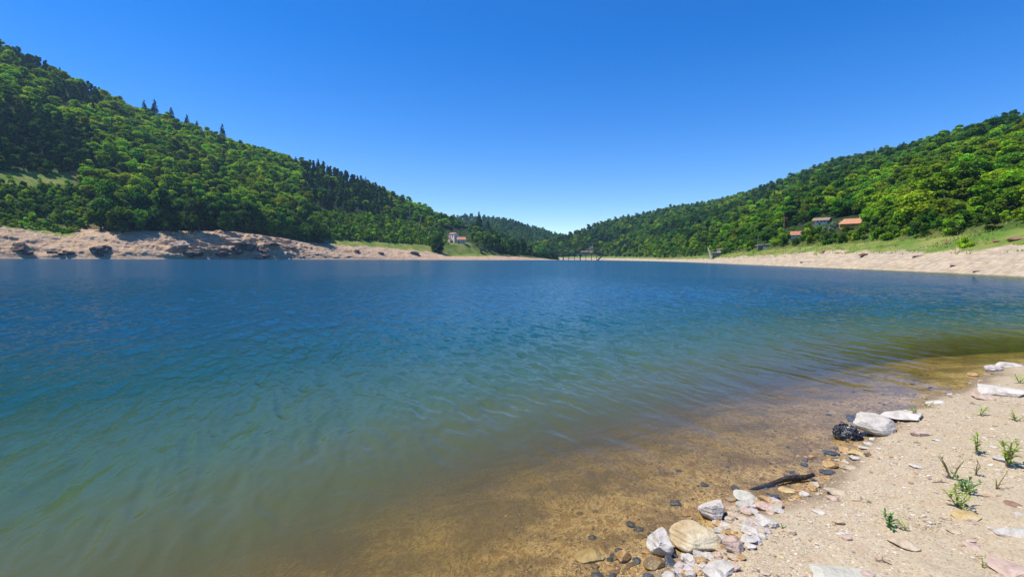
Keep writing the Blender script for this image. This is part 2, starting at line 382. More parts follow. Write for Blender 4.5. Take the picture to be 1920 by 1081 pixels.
wet = t.mix(t.ramp(caustic_lines, [(0.0, 0.95), (0.03, 0.6), (0.075, 0.0)]), wet, (0.74, 0.54, 0.25))  # gold lines paint sun caustics into the submerged bed colour
wet = t.mix(t.ramp(gv.outputs[0], [(0.0, 0.8), (0.3, 0.0)]), wet, (0.09, 0.06, 0.03))
wet = t.mix(t.ramp(gv.outputs[1], [(0.8, 0.0), (0.95, 0.7)]), wet, (0.60, 0.44, 0.20))
hz = t.math('ADD', t.attr('height'), t.math('MULTIPLY', t.math('SUBTRACT', nA, 0.5), 0.06))
wet = t.mix(t.ramp(nA, [(0.40, 0.65), (0.55, 0.0)]), wet, (0.13, 0.085, 0.04))
hq = t.math('ADD', t.math('MULTIPLY', hz, 6.0), 0.5)
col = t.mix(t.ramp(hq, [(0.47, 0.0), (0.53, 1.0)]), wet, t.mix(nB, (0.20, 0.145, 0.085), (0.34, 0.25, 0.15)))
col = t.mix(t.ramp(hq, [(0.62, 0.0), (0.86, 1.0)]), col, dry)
hb = t.math('ADD', nB, t.math('MULTIPLY', gv.outputs[2], 0.6))
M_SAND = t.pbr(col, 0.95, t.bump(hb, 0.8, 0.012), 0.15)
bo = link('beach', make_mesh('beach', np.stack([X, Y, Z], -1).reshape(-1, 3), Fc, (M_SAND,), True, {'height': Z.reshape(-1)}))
tag(bo, 'pale gravelly beach sloping under the lake in the lower right', None, None, 'structure')
# low ground under everything
g = MB(); g.add([(-2600,-600,-8.5),(2600,-600,-8.5),(2600,2600,-8.5),(-2600,2600,-8.5)], [(0,1,2,3)])
tag(g.build('ground', plain('ground_soil', (0.12, 0.10, 0.06), 0.95, 0.3, 0.02)), 'ground under the lake and valley', None, None, 'structure')

# ------------------------------------------------------------------ water
az = np.concatenate([np.arange(-100, -58, 1.5), np.arange(-58, 58, 0.115), np.arange(58, 110.1, 1.5)]) * math.pi / 180
rr = 0.9 * 1.0062 ** np.arange(0, 650); rr = np.concatenate([rr, rr[-1] * 1.03 ** np.arange(1, 104), [1150, 1300]])
A, Rr = np.meshgrid(az, rr, indexing='ij'); X = Rr * np.sin(A); Y = Rr * np.cos(A)
dep = -bedz(X, Y)
pxw = PCX + FPX * X / np.maximum(Y, 0.1)
ywr = col_interp(RIGHT, np.clip(pxw, 960, 2800), 1)
dep = np.minimum(dep, np.where((pxw > 1100) & (Y > 15), np.clip((ywr - Y) * 0.17, 0, 9), 9))
nc, nr = X.shape; i = np.arange(nc - 1)[:, None] * nr + np.arange(nr - 1)[None, :]
Fc = np.stack([i, i + 1, i + nr + 1, i + nr], -1).reshape(-1, 4)[:, ::-1]
def rotc(a, sx, sy): c, k = math.cos(R(a)), math.sin(R(a)); return (X * c + Y * k) * sx, (-X * k + Y * c) * sy
near = 1 - sm(26, 60, Rr); quiet = 0.05 + 0.30 * sm(0.02, 0.2, dep) + 0.90 * sm(0.2, 1.1, dep)
bend = 0.35 * fbm(X / 3.0, Y / 3.0, 1.0, 2)
u, v = rotc(17, 2.7, 0.85); u2, v2 = rotc(27, 6.6, 2.4); u3, v3 = rotc(6, 14, 6.5)
n1 = perlin(u + bend, v, 2.2); n2 = perlin(u2 + 2 * bend, v2, 5.1); n3 = perlin(u3 + 3 * bend, v3, 8.4)
gst = 0.65 + 0.5 * sm(-0.3, 0.4, fbm(X / 14, Y / 14, 3.0, 2))
WZ = near * quiet * gst * (0.036 * n1 + 0.016 * (1 - 2.2 * np.abs(n1)) + 0.0180 * n2 + 0.0130 * (1 - 2.2 * np.abs(n2)) + 0.0060 * n3 - 0.010)
del u, v, u2, v2, u3, v3, n1, n2, n3
t = NT('lake_water')
geo = t.new('NewGeometry'); P = geo.outputs['Position']
def wmap(sc, ang):
    mp = t.new('Mapping'); mp.vector_type = 'TEXTURE'; mp.inputs['Scale'].default_value = (1/sc[0], 1/sc[1], 1); mp.inputs['Rotation'].default_value = (0, 0, R(ang))
    t.l.new(P, mp.inputs[0]); return mp.outputs[0]
w1 = t.noise(wmap((1.9, 0.55), 14), 1.0, 3, 0.5, 0.5)
w2 = t.noise(wmap((5.6, 2.4), 24), 1.0, 4, 0.6, 0.9)
w3 = t.noise(wmap((19, 10), 4), 1.0, 3, 0.6, 0.3)
w0 = t.noise(wmap((0.55, 0.2), 8), 1.0, 2, 0.5, 0.3)
gust = t.ramp(t.noise(P, 0.06, 3, 0.55), [(0.3, 0.65), (0.7, 1.0)])
crest = lambda n_: t.math('POWER', t.math('SUBTRACT', 1.0, t.math('ABSOLUTE', t.math('MULTIPLY', t.math('SUBTRACT', n_, 0.5), 2.6))), 1.4)
farw = t.attr('farness')
h = t.math('ADD', t.math('MULTIPLY', w1, 0.085), t.math('MULTIPLY', w2, 0.034))
h = t.math('ADD', h, t.math('ADD', t.math('MULTIPLY', crest(w1), 0.022), t.math('MULTIPLY', crest(w2), 0.010)))
h = t.math('MULTIPLY', h, t.math('ADD', t.math('MULTIPLY', farw, 0.68), 0.32))
h = t.math('ADD', h, t.math('MULTIPLY', w3, 0.006)); h = t.math('ADD', h, t.math('MULTIPLY', t.math('MULTIPLY', w0, 0.09), farw))
calm = t.ramp(t.math('MULTIPLY', t.attr('depth'), 0.16), [(0.0, 0.04), (0.06, 0.16), (0.2, 0.75), (1.0, 1.0)])
h = t.math('MULTIPLY', t.math('MULTIPLY', h, gust), t.math('MULTIPLY', calm, 1.9))
nb = t.bump(h, 1.0, 1.0)
fr = t.new('Fresnel'); fr.inputs['IOR'].default_value = 1.333; t.l.new(nb, fr.inputs['Normal'])
gl = t.new('BsdfGlossy'); t.l.new(t.ramp(t.math('MULTIPLY', t.attr('depth'), 0.1), [(0.0, 0.02), (0.3, 0.03), (0.6, 0.06), (0.98, 0.20)]), gl.inputs['Roughness']); t.l.new(nb, gl.inputs['Normal'])
tp = t.new('BsdfTransparent'); dp = t.attr('depth')
t.l.new(t.ramp(dp, [(0.0, (0.97, 0.95, 0.90)), (0.3, (0.84, 0.76, 0.44))]), tp.inputs[0])
body = t.new('BsdfDiffuse'); dlog = t.math('MULTIPLY', dp, 0.25)
t.l.new(t.ramp(dlog, [(0.03, (0.17, 0.130, 0.042)), (0.11, (0.112, 0.118, 0.038)), (0.24, (0.055, 0.102, 0.052)), (0.5, (0.011, 0.068, 0.068)), (1.0, (0.004, 0.066, 0.130))]), body.inputs[0])  # blue of the deepest stop paints sky reflection into the water colour
op = t.math('SUBTRACT', 1.0, t.math('POWER', 2.71828, t.math('MULTIPLY', dp, -2.5)))
mb_ = t.new('MixShader'); t.l.new(op, mb_.inputs[0]); t.l.new(tp.outputs[0], mb_.inputs[1]); t.l.new(body.outputs[0], mb_.inputs[2])
ms = t.new('MixShader'); t.l.new(t.math('MINIMUM', fr.outputs[0], 0.48), ms.inputs[0]); t.l.new(mb_.outputs[0], ms.inputs[1]); t.l.new(gl.outputs[0], ms.inputs[2])
t.l.new(ms.outputs[0], t.out.inputs[0])
wo = link('lake_water', make_mesh('lake_water', np.stack([X, Y, WZ], -1).reshape(-1, 3), Fc, (t.m,), True, {'depth': np.clip(dep, 0, 10).reshape(-1), 'farness': (1 - near).reshape(-1)}))
tag(wo, 'blue green rippled lake water', None, None, 'structure')

# ------------------------------------------------------------------ trees
def ico(sub):
    import bmesh
    b = bmesh.new(); bmesh.ops.create_icosphere(b, subdivisions=sub, radius=1.0)
    V = np.array([v.co[:] for v in b.verts]); Fc = np.array([[v.index for v in f.verts] for f in b.faces]); b.free()
    return V, Fc
ICO1, ICO2, ICO4 = ico(1), ico(2), ico(4)

def leaf_quads(C, N, size, rng, flat=0.55):
    n = len(C); N = N + rng.normal(size=(n, 3)) * flat; N /= np.linalg.norm(N, axis=1)[:, None]
    a = np.cross(N, rng.normal(size=(n, 3))); a /= np.linalg.norm(a, axis=1)[:, None]; b = np.cross(N, a)
    s = (size * rng.uniform(0.6, 1.35, n))[:, None]
    V = np.stack([C - a * s * 0.5, C + b * s * 0.36 - a * s * 0.05, C + a * s * 0.5, C - b * s * 0.36 + a * s * 0.05], 1).reshape(-1, 3)
    return V, np.arange(4 * n).reshape(-1, 4)

def broad_crown(seed, H, W, n, leaf, base=0.22, lob=18, name='crown'):
    r = np.random.default_rng(seed); L = []
    for k in range(lob):                       # lobes spread through the crown's volume
        zf = r.uniform(0.0, 1.0); prof = math.sin(math.pi * (0.16 + 0.80 * zf)) ** 0.7
        th = r.uniform(0, 6.283); q = math.sqrt(r.uniform(0.15, 1)) * prof * W * 0.36
        L.append((q * math.cos(th), q * math.sin(th), H * (base + (0.93 - base) * zf) - 0.05 * H, W * r.uniform(0.09, 0.22)))
    L = np.array(L); wts = L[:, 3] ** 2; idx = r.choice(lob, n, p=wts / wts.sum())
    d = r.normal(size=(n, 3)); d[:, 2] += 0.35; d /= np.linalg.norm(d, axis=1)[:, None]
    sh = (r.uniform(0.6, 1.1, n) + 0.35 * (r.uniform(size=n) < .22) * r.uniform(size=n))[:, None]
    C = L[idx, :3] + d * L[idx, 3][:, None] * sh * np.array([1, 1, 0.8])
    V, Fc = leaf_quads(C, d + np.array([0, 0, 0.5]), leaf, r, 0.75)
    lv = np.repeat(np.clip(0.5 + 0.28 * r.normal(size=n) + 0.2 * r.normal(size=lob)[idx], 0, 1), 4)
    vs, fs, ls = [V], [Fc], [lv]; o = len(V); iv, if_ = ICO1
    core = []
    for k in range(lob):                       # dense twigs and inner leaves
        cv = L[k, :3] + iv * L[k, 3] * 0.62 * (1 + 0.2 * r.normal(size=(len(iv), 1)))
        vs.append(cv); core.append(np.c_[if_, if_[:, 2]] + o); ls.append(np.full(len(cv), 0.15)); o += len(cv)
    V = np.concatenate(vs); polys = [tuple(q) for q in Fc] + [tuple(q[:3]) for c in core for q in c]
    return V, polys, np.concatenate(ls)

def conifer_crown(seed, H, W, n, leaf):
    r = np.random.default_rng(seed); zf = 1 - np.sqrt(r.uniform(0, 1, n)); layers = 15
    zq = (np.floor(zf * layers) + r.uniform(0, 0.45, n)) / layers
    rad = W * 0.5 * (1 - zq) ** 0.85 * np.sqrt(r.uniform(0.12, 1, n)) + 0.1
    arms = r.uniform(0, 6.283, (layers + 1, 9)); th = arms[np.floor(zf * layers).astype(int), r.integers(0, 9, n)] + 0.16 * r.normal(size=n)
    C = np.stack([rad * np.cos(th), rad * np.sin(th), H * (0.10 + 0.89 * zq) - 0.28 * rad + 0.1 * r.normal(size=n)], 1)
    N = np.stack([np.cos(th) * 0.4, np.sin(th) * 0.4, np.ones(n)], 1)
    V, Fc = leaf_quads(C, N, leaf, r, 0.4)
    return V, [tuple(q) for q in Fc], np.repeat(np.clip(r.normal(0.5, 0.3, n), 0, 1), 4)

def trunk_mesh(H, W, seed, conifer=False):
    r = random.Random(seed); b = MB(); rt = H * 0.022
    pts = [(0, 0, -0.6)] + [(r.uniform(-.02, .02) * H, r.uniform(-.02, .02) * H, H * f) for f in (0.2, 0.45, 0.7)] + [(0, 0, H * (0.97 if conifer else 0.88))]
    b.tube(pts, [rt * 1.35, rt, rt * .8, rt * .5, rt * .15], 6)
    if not conifer:
        for k in range(5):
            a = r.uniform(0, 6.28); z = H * r.uniform(0.22, 0.6); l = W * 0.36
            b.tube([(0, 0, z), (l * .5 * math.cos(a), l * .5 * math.sin(a), z + l * .45), (l * math.cos(a), l * math.sin(a), z + l * .8)], [rt * .5, rt * .3, rt * .1], 5)
    return b

CROWNS, TRUNKS = {}, {}
SPEC = {  # shape: (H, W, leaves, leaf size)
    'broad': (11.0, 8.4, 2800, 0.66), 'shrub': (3.2, 3.8, 1500, 0.34), 'conifer': (16.0, 6.2, 2600, 0.75), 'pine': (14.5, 6.4, 2200, 0.7)}
def crown_mesh(shape, var, tint):
    key = (shape, var, tint)
    if key not in CROWNS:
        H, W, n, lf = SPEC[shape]; sd_ = {'broad': 100, 'shrub': 200, 'conifer': 300, 'pine': 400}[shape] + var
        if shape == 'broad': V, P, lv = broad_crown(sd_, H * (0.82, 1.0, 0.9, 1.1, 1.3, 0.75)[var], W * (1, .9, 1.1, 1, .72, 1.2)[var], n, lf, (0.16, .2, .12, .22, .2, .1)[var], 20 + 3 * var)
        elif shape == 'shrub': V, P, lv = broad_crown(sd_, H, W, n, lf, 0.05, 9 + var)
        elif shape == 'pine': V, P, lv = broad_crown(sd_, H, W * 0.85, n, lf, 0.30, 16)
        else: V, P, lv = conifer_crown(sd_, H, W * (0.9 + 0.08 * var), n, lf)
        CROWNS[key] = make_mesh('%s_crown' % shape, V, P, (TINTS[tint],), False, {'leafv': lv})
    return CROWNS[key]
def trunk_of(shape, var):
    if (shape, var) not in TRUNKS:
        H, W = SPEC[shape][:2]; b = trunk_mesh(H, W, var + 5, shape == 'conifer'); TRUNKS[(shape, var)] = make_mesh('%s_trunk' % shape, b.v, b.f, (M_BARK,), True)
    return TRUNKS[(shape, var)]
PROTO = {}
NAMES = {'broad': ('broadleaf_tree', 'tree'), 'shrub': ('shrub', 'shrub'), 'conifer': ('conifer_tree', 'conifer'), 'pine': ('pine_tree', 'pine')}
def place_tree(shape, var, tint, P, sc, rz, label, group, sz=None):
    nm, cat = NAMES[shape]; key = (shape, var, tint)
    if key not in PROTO:
        root = empty(nm, P, rz)
        ch = [link('trunk' if shape != 'shrub' else 'stem', trunk_of(shape, var), root), link('crown' if shape != 'shrub' else 'foliage', crown_mesh(shape, var, tint), root)]
        PROTO[key] = (root, ch)
    else:
        r_, ch = PROTO[key]; root = r_.copy(); COL.objects.link(root)
        for c in ch:
            q = c.copy(); COL.objects.link(q); q.parent = root
    root.location = P; root.rotation_euler = (0, 0, rz); s2 = sz if sz else sc
    root.scale = (sc, sc, s2); tag(root, label, cat, group); return root

def inpoly(x, y, poly):
    c = False; n = len(poly)
    for i in range(n):
        (x1, y1), (x2, y2) = poly[i], poly[(i + 1) % n]
        if (y1 > y) != (y2 > y) and x < (x2 - x1) * (y - y1) / (y2 - y1) + x1: c = not c
    return c
def scatter(hill, t0, t1, spacing, rng, p0=-9e9, p1=9e9, budget=200000):
    V = hill.V; rows = np.where((hill.t >= t0) & (hill.t < t1))[0]; cols = np.where((hill.px[:-1] >= p0) & (hill.px[:-1] < p1))[0]
    r0_, r1_ = rows[0], min(rows[-1] + 1, V.shape[1] - 1)
    a = V[cols[0]:cols[-1]+2, r0_:r1_+1]
    e1 = a[1:, :-1] - a[:-1, :-1]; e2 = a[:-1, 1:] - a[:-1, :-1]
    ar = np.abs(e1[..., 0] * e2[..., 1] - e1[..., 1] * e2[..., 0]); pr = (ar / ar.sum()).ravel()
    n = int(min(budget, ar.sum() / spacing ** 2 * 5)); pick = rng.choice(len(pr), n, p=pr); out = []; grid = {}
    ci, ri = pick // ar.shape[1], pick % ar.shape[1]; fu, fv = rng.uniform(size=n), rng.uniform(size=n)
    for c, r_, u, v in zip(ci, ri, fu, fv):
        P = (a[c, r_] * (1-u) + a[c+1, r_] * u) * (1-v) + (a[c, r_+1] * (1-u) + a[c+1, r_+1] * u) * v
        k = (int(P[0] // spacing), int(P[1] // spacing)); ok = True
        for i in (-1, 0, 1):
            for j in (-1, 0, 1):
                for q in grid.get((k[0] + i, k[1] + j), ()):
                    if (q[0] - P[0]) ** 2 + (q[1] - P[1]) ** 2 < spacing ** 2: ok = False; break
                if not ok: break
            if not ok: break
        if ok: grid.setdefault(k, []).append(P); out.append(P)
    return np.array(out)

CAND = []       # (shape, var, tint, P, scale, rot, zscale, zone, px, py, d)
def cand(shape, tint, P, sc, zone, rnd, zs=1.0, var=None):
    px, py, d = proj(P); CAND.append((shape, rnd.randrange(6 if shape == 'broad' else 3) if var is None else var, tint, tuple(map(float, P)), sc, rnd.uniform(0, 6.28), sc * zs, zone, float(px), float(py), float(d)))

rnd = random.Random(21)
DARKGROVE = [(-100,205),(0,215),(90,222),(165,262),(185,320),(120,330),(0,322),(-100,320)]
PINEGROVE = [(560,322),(600,312),(680,345),(722,372),(748,402),(700,406),(640,402),(585,392),(562,350)]
GRASSY = [(-60,318),(60,325),(135,340),(150,352),(60,352),(-60,348)]
SHRUBBY = [(-100,345),(150,350),(175,400),(150,450),(-100,450)]
SHRUB2 = [(612,398),(700,405),(780,418),(830,440),(838,475),(620,470),(605,440)]
YARD = [(826,430),(880,428),(888,450),(905,470),(930,490),(820,490)]
RYARD = [(1478,432),(1500,418),(1560,412),(1560,428),(1520,440),(1492,450)]
DARKUP = [(20,95),(80,110),(100,150),(60,150),(20,120)]
DARK2 = [(90,160),(190,175),(190,215),(110,200)]
for P in scatter(HL, 3.0, 4.35, 5.7, RNG, -160):
    px, py, d = proj(P); clump = float(fbm(P[0] / 55, P[1] / 55, 2.0, 3)); zone = ('low' if py > 380 else 'mid' if py > 300 else 'up')
    if inpoly(px, py, GRASSY) or inpoly(px, py, YARD): 
        if rnd.random() < 0.4: cand('shrub', 'bright', P, rnd.uniform(.4, .9), 'left_' + zone, rnd)
        continue
    if inpoly(px, py, SHRUBBY) or inpoly(px, py, SHRUB2):
        if rnd.random() < 0.25: cand('shrub', rnd.choice(['deep', 'mid']), P, rnd.uniform(1.0, 1.7), 'left_shrub', rnd)
        else: cand('shrub', rnd.choice(['bright', 'bright', 'bright', 'mid']), P, rnd.uniform(0.85, 1.6), 'left_shrub', rnd)
        continue
    if inpoly(px, py, DARKGROVE) or inpoly(px, py, DARKUP) or inpoly(px, py, DARK2): 
        if rnd.random() < .75: cand('pine', 'needle', P, rnd.uniform(.6, .85) if py < 210 else rnd.uniform(.75, 1.1), 'dark_grove', rnd)
        else: cand('broad', 'deep', P, rnd.uniform(.7, 1.1), 'left_up', rnd, .8)
        continue
    if inpoly(px, py, PINEGROVE):
        k_ = rnd.random()
        if k_ < .62: cand(rnd.choice(['conifer', 'pine', 'pine', 'pine']), 'needle', P, rnd.uniform(.7, 1.05), 'pine_grove', rnd); continue
        if k_ < .85: cand('broad', 'deep', P, rnd.uniform(.7, 1.1), 'left_mid', rnd, .85); continue
    if rnd.random() < 0.02 + (0.16 if px > 890 else 0): cand('conifer', 'needle', P, rnd.uniform(.55, .9), 'left_mixed', rnd); continue
    q = clump + 0.25 * rnd.gauss(0, 1) + 0.08 + (0.34 if 190 < px < 560 and py < 385 else 0.2 if px < 200 else -0.02) - (0.4 if px > 880 else 0)
    cand('broad', 'bright' if q > 0.12 else 'mid' if q > -0.28 else 'deep', P, rnd.uniform(.65, 1.6), 'left_' + zone, rnd, rnd.uniform(.52, .80))
for P in scatter(HL, 3.0, 4.0, 2.6, RNG, -160, 850):
    px, py, d = proj(P)
    if inpoly(px, py, GRASSY) and rnd.random() < .22: cand('shrub', 'bright', P, rnd.uniform(.35, .9), 'left_shrub', rnd)
    if inpoly(px, py, SHRUBBY) or inpoly(px, py, SHRUB2): cand('shrub', rnd.choice(['bright', 'bright', 'mid', 'mid', 'deep']), P, rnd.uniform(0.6, 1.5), 'left_shrub', rnd)
for P in scatter(HR, 2.35, 3.4, 3.0, RNG, 1200, 2250):
    px, py, d = proj(P); lim = float(np.interp(px, [1000, 1250, 1450, 1640, 1830, 1920], [481, 478, 466, 450, 432, 418]))
    if lim - 24 < py < lim and not inpoly(px, py, RYARD): cand('shrub', rnd.choice(['bright', 'mid', 'mid', 'deep']), P, rnd.uniform(.6, 1.6), 'right_edge', rnd)
    elif py >= lim and rnd.random() < 0.03: cand('shrub', 'bright', P, rnd.uniform(.2, .4), 'right_edge', rnd)
for P in scatter(HL, 3.0, 4.2, 4.0, RNG, -160, 200):
    px, py, d = proj(P)
    if inpoly(px, py, DARKGROVE) and not inpoly(px, py, GRASSY): cand('broad', 'deep', P, rnd.uniform(.5, .9), 'left_up', rnd, .75)
for P in scatter(HL, 2.05, 3.0, 2.4, RNG, -160, 150):
    cand('shrub', rnd.choice(['bright', 'bright', 'mid']), P, rnd.uniform(0.5, 1.2), 'left_shrub', rnd)
for row in (0, 1):                              # tall belt of trees at the top of the bare bank; deep tints paint in its shade
    for px in range(192 + row * 7, 606, 13):
        P = HL.at_px(px, 433 - row * 12 + max(0, (px - 450) * 0.14) + rnd.uniform(-3, 2), 1.9)
        cand('broad', rnd.choice(['mid', 'deep', 'deep']), P, rnd.uniform(1.15, 1.75), 'left_belt', rnd, rnd.uniform(.85, 1.15))
for px, py, h in ((282,216,26),(301,222,32),(331,228,28),(359,234,26),(378,240,22),(424,258,30),(898,428,30),(914,432,22),(50,110,14),(130,140,14),(600,306,18)):
    P = HL.at_px(px, py); d = proj(P)[2]; cand('conifer', 'needle', P, h * d / 900 / 10.5, 'ridge', rnd, 0.82)
P = HL.at_px(206, 432, 1.9); cand('broad', 'mid', P, 2.0, 'tall', rnd, 1.3, 1)
P = HL.at_px(903, 474, 1.5); cand('broad', 'silver', P, 1.0, 'silver_left', rnd, 1.0, 0)
P = HL.at_px(820, 474, 1.5); cand('broad', 'deep', P, 1.75, 'house_tree', rnd, 1.0, 2)
for px in (920, 932, 944, 956, 968, 980, 992): 
    P = HL.at_px(px, 474 + (px - 920) * 0.1, 1.5); cand('broad', 'deep', P, rnd.uniform(1.2, 1.7), 'left_belt', rnd, 1.0)

RGRASS = [(1330,468),(1500,458),(1640,452),(1740,446),(1830,438),(1925,415),(2100,390),(2100,520),(1330,520)]
RH = [(1560,408),(1625,404),(1625,424),(1560,424)]
for P in scatter(HR, 3.0, 4.0, 4.4, RNG, 985, 2250):
    px, py, d = proj(P); clump = float(fbm(P[0] / 45, P[1] / 45, 5.0, 3))
    if inpoly(px, py, RYARD) or inpoly(px, py, RH): continue
    t_low = py > float(np.interp(px, [1000, 1250, 1450, 1640, 1830, 1920], [478, 474, 455, 438, 422, 405]))
    if px > 1250 and t_low: cand('shrub', rnd.choice(['bright', 'mid', 'mid', 'deep']), P, rnd.uniform(.8, 1.5), 'right_edge', rnd); continue
    if rnd.random() < (0.05 if px < 1460 else 0.008): cand('conifer', 'needle', P, rnd.uniform(.4, .7), 'right_mixed', rnd); continue
    q = clump + 0.25 * rnd.gauss(0, 1) + (0.12 if px > 1600 else -0.12)
    cand('broad', 'bright' if q > 0.12 else 'mid' if q > -0.3 else 'deep', P, rnd.uniform(.45, 1.25), 'right_near', rnd, rnd.uniform(.55, .82))
for P in scatter(HR, 4.0, 5.3, 7.4, RNG, 985, 2150):
    px, py, d = proj(P); clump = float(fbm(P[0] / 90, P[1] / 90, 7.0, 3))
    if rnd.random() < 0.05: cand('conifer', 'needle', P, rnd.uniform(.6, .95), 'right_far', rnd); continue
    q = clump + 0.25 * rnd.gauss(0, 1) - 0.12
    cand('broad', 'bright' if q > 0.2 else 'mid' if q > -0.2 else 'deep', P, rnd.uniform(.85, 1.35), 'right_far', rnd, rnd.uniform(.62, .88))
for P in scatter(HF, 1.0, 2.2, 10.0, RNG, 760, 1120):
    q = rnd.gauss(0, .4)
    if rnd.random() < 0.12: cand('conifer', 'needle', P, rnd.uniform(.8, 1.1), 'valley', rnd)
    else: cand('broad', 'mid' if q > -.2 else 'deep', P, rnd.uniform(1.1, 1.6), 'valley', rnd)
for px, py, hpx in ((1880,285,40),):
    P = HR.at_px(px, py); d = proj(P)[2]; cand('broad', 'deep', P, hpx * d / 900 / 9.0, 'right_dark', rnd, 0.9, 1)
P = HR.at_px(1554, 446, 1.9); cand('shrub', 'silver', P, 1.5, 'silver_right', rnd, 1.1, 0)
for px, py, s_ in ((1613, 447, 1.35), (1583, 446, 1.1), (1504, 458, 1.3), (1467, 462, 1.4)):
    P = HR.at_px(px, py, 1.9); cand('shrub', 'deep', P, s_, 'right_edge', rnd)
P = HR.at_px(1813, 463, 1.2); cand('shrub', 'bright', P, 0.75, 'lone', rnd)

TINTW = {'bright': 'bright yellow-green', 'mid': 'fresh green', 'deep': 'deep green', 'needle': 'blackish green', 'silver': 'silvery grey-green'}
def describe(c):
    shape, var, tint, P, sc, rz, zs, zone, px, py, d = c; tw = TINTW[tint]
    if zone == 'tall': return 'tallest rounded green tree standing over the bare rocky bank of the left hill', None
    if zone == 'silver_left': return 'pale silvery tree leaning on the slope just right of the lakeside house', None
    if zone == 'house_tree': return 'broad dark tree just left of the small house with the red roofs', None
    if zone == 'silver_right': return 'silvery shrub below the orange house on the right bank', None
    if zone == 'right_dark': return 'big dark rounded tree at the right edge below the skyline', None
    if zone == 'lone': return 'lone round green bush on the pale sand of the right bank', None
    if zone == 'ridge':
        L = {282: 'leftmost of the spired conifers along the left ridge line', 301: 'tallest spired conifer on the left ridge line, second from the left', 331: 'spired conifer third from the left in the row on the left ridge',
             359: 'slender conifer fourth in the row along the left ridge line', 378: 'squat conifer fifth in the row along the left ridge line', 424: 'conifer standing apart at the right end of the ridge row',
             898: 'dark pointed conifer above the trees right of the lakeside house', 914: 'shorter conifer beside the dark pointed one right of the lakeside house', 50: 'tiny conifer near the top left corner of the ridge',
             130: 'small conifer alone on the upper left skyline', 600: 'dark conifer sticking out of the skyline above the pine grove'}
        return L[min(L, key=lambda k: abs(k - px))], 'conifers on the left ridge'
    where = {'left_belt': 'shading the bare left bank', 'left_shrub': 'in scrub above the left bank', 'dark_grove': 'in the dark upper left grove', 'pine_grove': 'in the dark pine grove of the left hill',
             'left_mixed': 'among broadleaf trees of the left hill', 'right_edge': 'at the right forest edge', 'right_near': 'on the right slope', 'right_mixed': 'among broadleaf trees of the right hill', 'right_far': 'on the upper right hill', 'valley': 'on the far valley hill'}
    wv = where.get(zone) or {'left_low': 'on the lower left hillside', 'left_mid': 'half way up the left hillside', 'left_up': 'high on the left hillside'}[zone]
    lm = ''
    if zone.startswith('left'):
        lm = ', beyond the lakeside house' if px > 880 else ', near the lakeside house' if px > 780 else ', below the dark pines' if px > 580 else ', above the dark rock hollows' if px > 330 else ', over the shaded bank' if px > 180 else ', by the grassy terrace'
    elif zone.startswith('right'):
        lm = ', nearest the frame edge' if px > 1780 else ', above the long sandy bank' if px > 1640 else ', by the orange house' if px > 1530 else ', by the power pole' if px > 1420 else ', towards the bridge'
    crown = (' with tall crown' if zs > sc * .9 else ' with flattened crown' if zs < sc * .6 else '') if shape == 'broad' else ''
    size = ('large ' if sc > 1.0 else 'small ' if sc < 0.72 else '') if shape != 'shrub' else ('spreading ' if sc > 1.25 else 'low ')
    noun = {'broad': 'broadleaf tree', 'shrub': 'bush', 'conifer': 'pointed conifer', 'pine': 'dark pine'}[shape]
    lab = size + tw + ' ' + noun + crown + ' ' + wv + lm
    if len(lab.split()) > 16: lab = size + tw + ' ' + noun + ' ' + wv + lm
    if len(lab.split()) > 16: lab = tw + ' ' + noun + ' ' + wv + lm
    if len(lab.split()) > 16: lab = size + tw + ' ' + noun + ' ' + wv
    return lab, noun + 's ' + wv

CLEAR = [(1576,1612,408,423,HR,1591,425,3.0),(1530,1548,409,420,HR,1538,422,3.0),(1485,1500,433,442,HR,1492,445,3.0),(1330,1352,464,480,HR,1343,482,1.5),(1420,1448,456,465,HR,1434,466,1.6),(843,870,434,453,HL,856,455.5,1.5),
         (1085,1112,460,475,HR,1097,475.5,1.5),(1467,1471,408,426,HR,1469,440,2.0),(1570,1572,414,424,HR,1571,427,2.0),(1420,1422,443,456,HR,1421,460,2.0),(768,771,386,408,HL,769,412,2.6),(790,797,400,428,HL,784,440,2.6)]
CLEAR = [c + (float(proj(c[4].at_px(c[5], c[6], c[7]))[2]),) for c in CLEAR]
def blocks(c):
    d = c[10]; hp = SPEC[c[0]][0] * c[6] * 900 / d * .95; wp = SPEC[c[0]][1] * c[4] * 450 / d * .8
    return any(d < q[8] + 9 and c[8] + wp > q[0] and c[8] - wp < q[1] and c[9] - hp < q[3] and c[9] > q[2] for q in CLEAR)
CAND = [c for c in CAND if c[7] in ('house_tree', 'silver_left', 'silver_right') or not blocks(c)]
LIM = {'broad': 292, 'shrub': 230, 'conifer': 120, 'pine': 150}
def score(c):
    if c[7] in ('tall','silver_left','house_tree','silver_right','right_dark','lone','ridge'): return 1e9
    if not (-15 < c[8] < 1935): return -1
    return SPEC[c[0]][0] * c[6] / c[10]
REST = {}
for shape in SPEC:
    L = sorted([c for c in CAND if c[0] == shape], key=score, reverse=True)
    for k, c in enumerate(L):
        if k < LIM[shape] and score(c) > 0:
            lab, grp = describe(c); place_tree(c[0], c[1], c[2], c[3], c[4], c[5], lab, grp, c[6])
        else: REST.setdefault((shape), []).append(c)
print('TREES', {k: len(v) for k, v in REST.items()}, len(CAND))

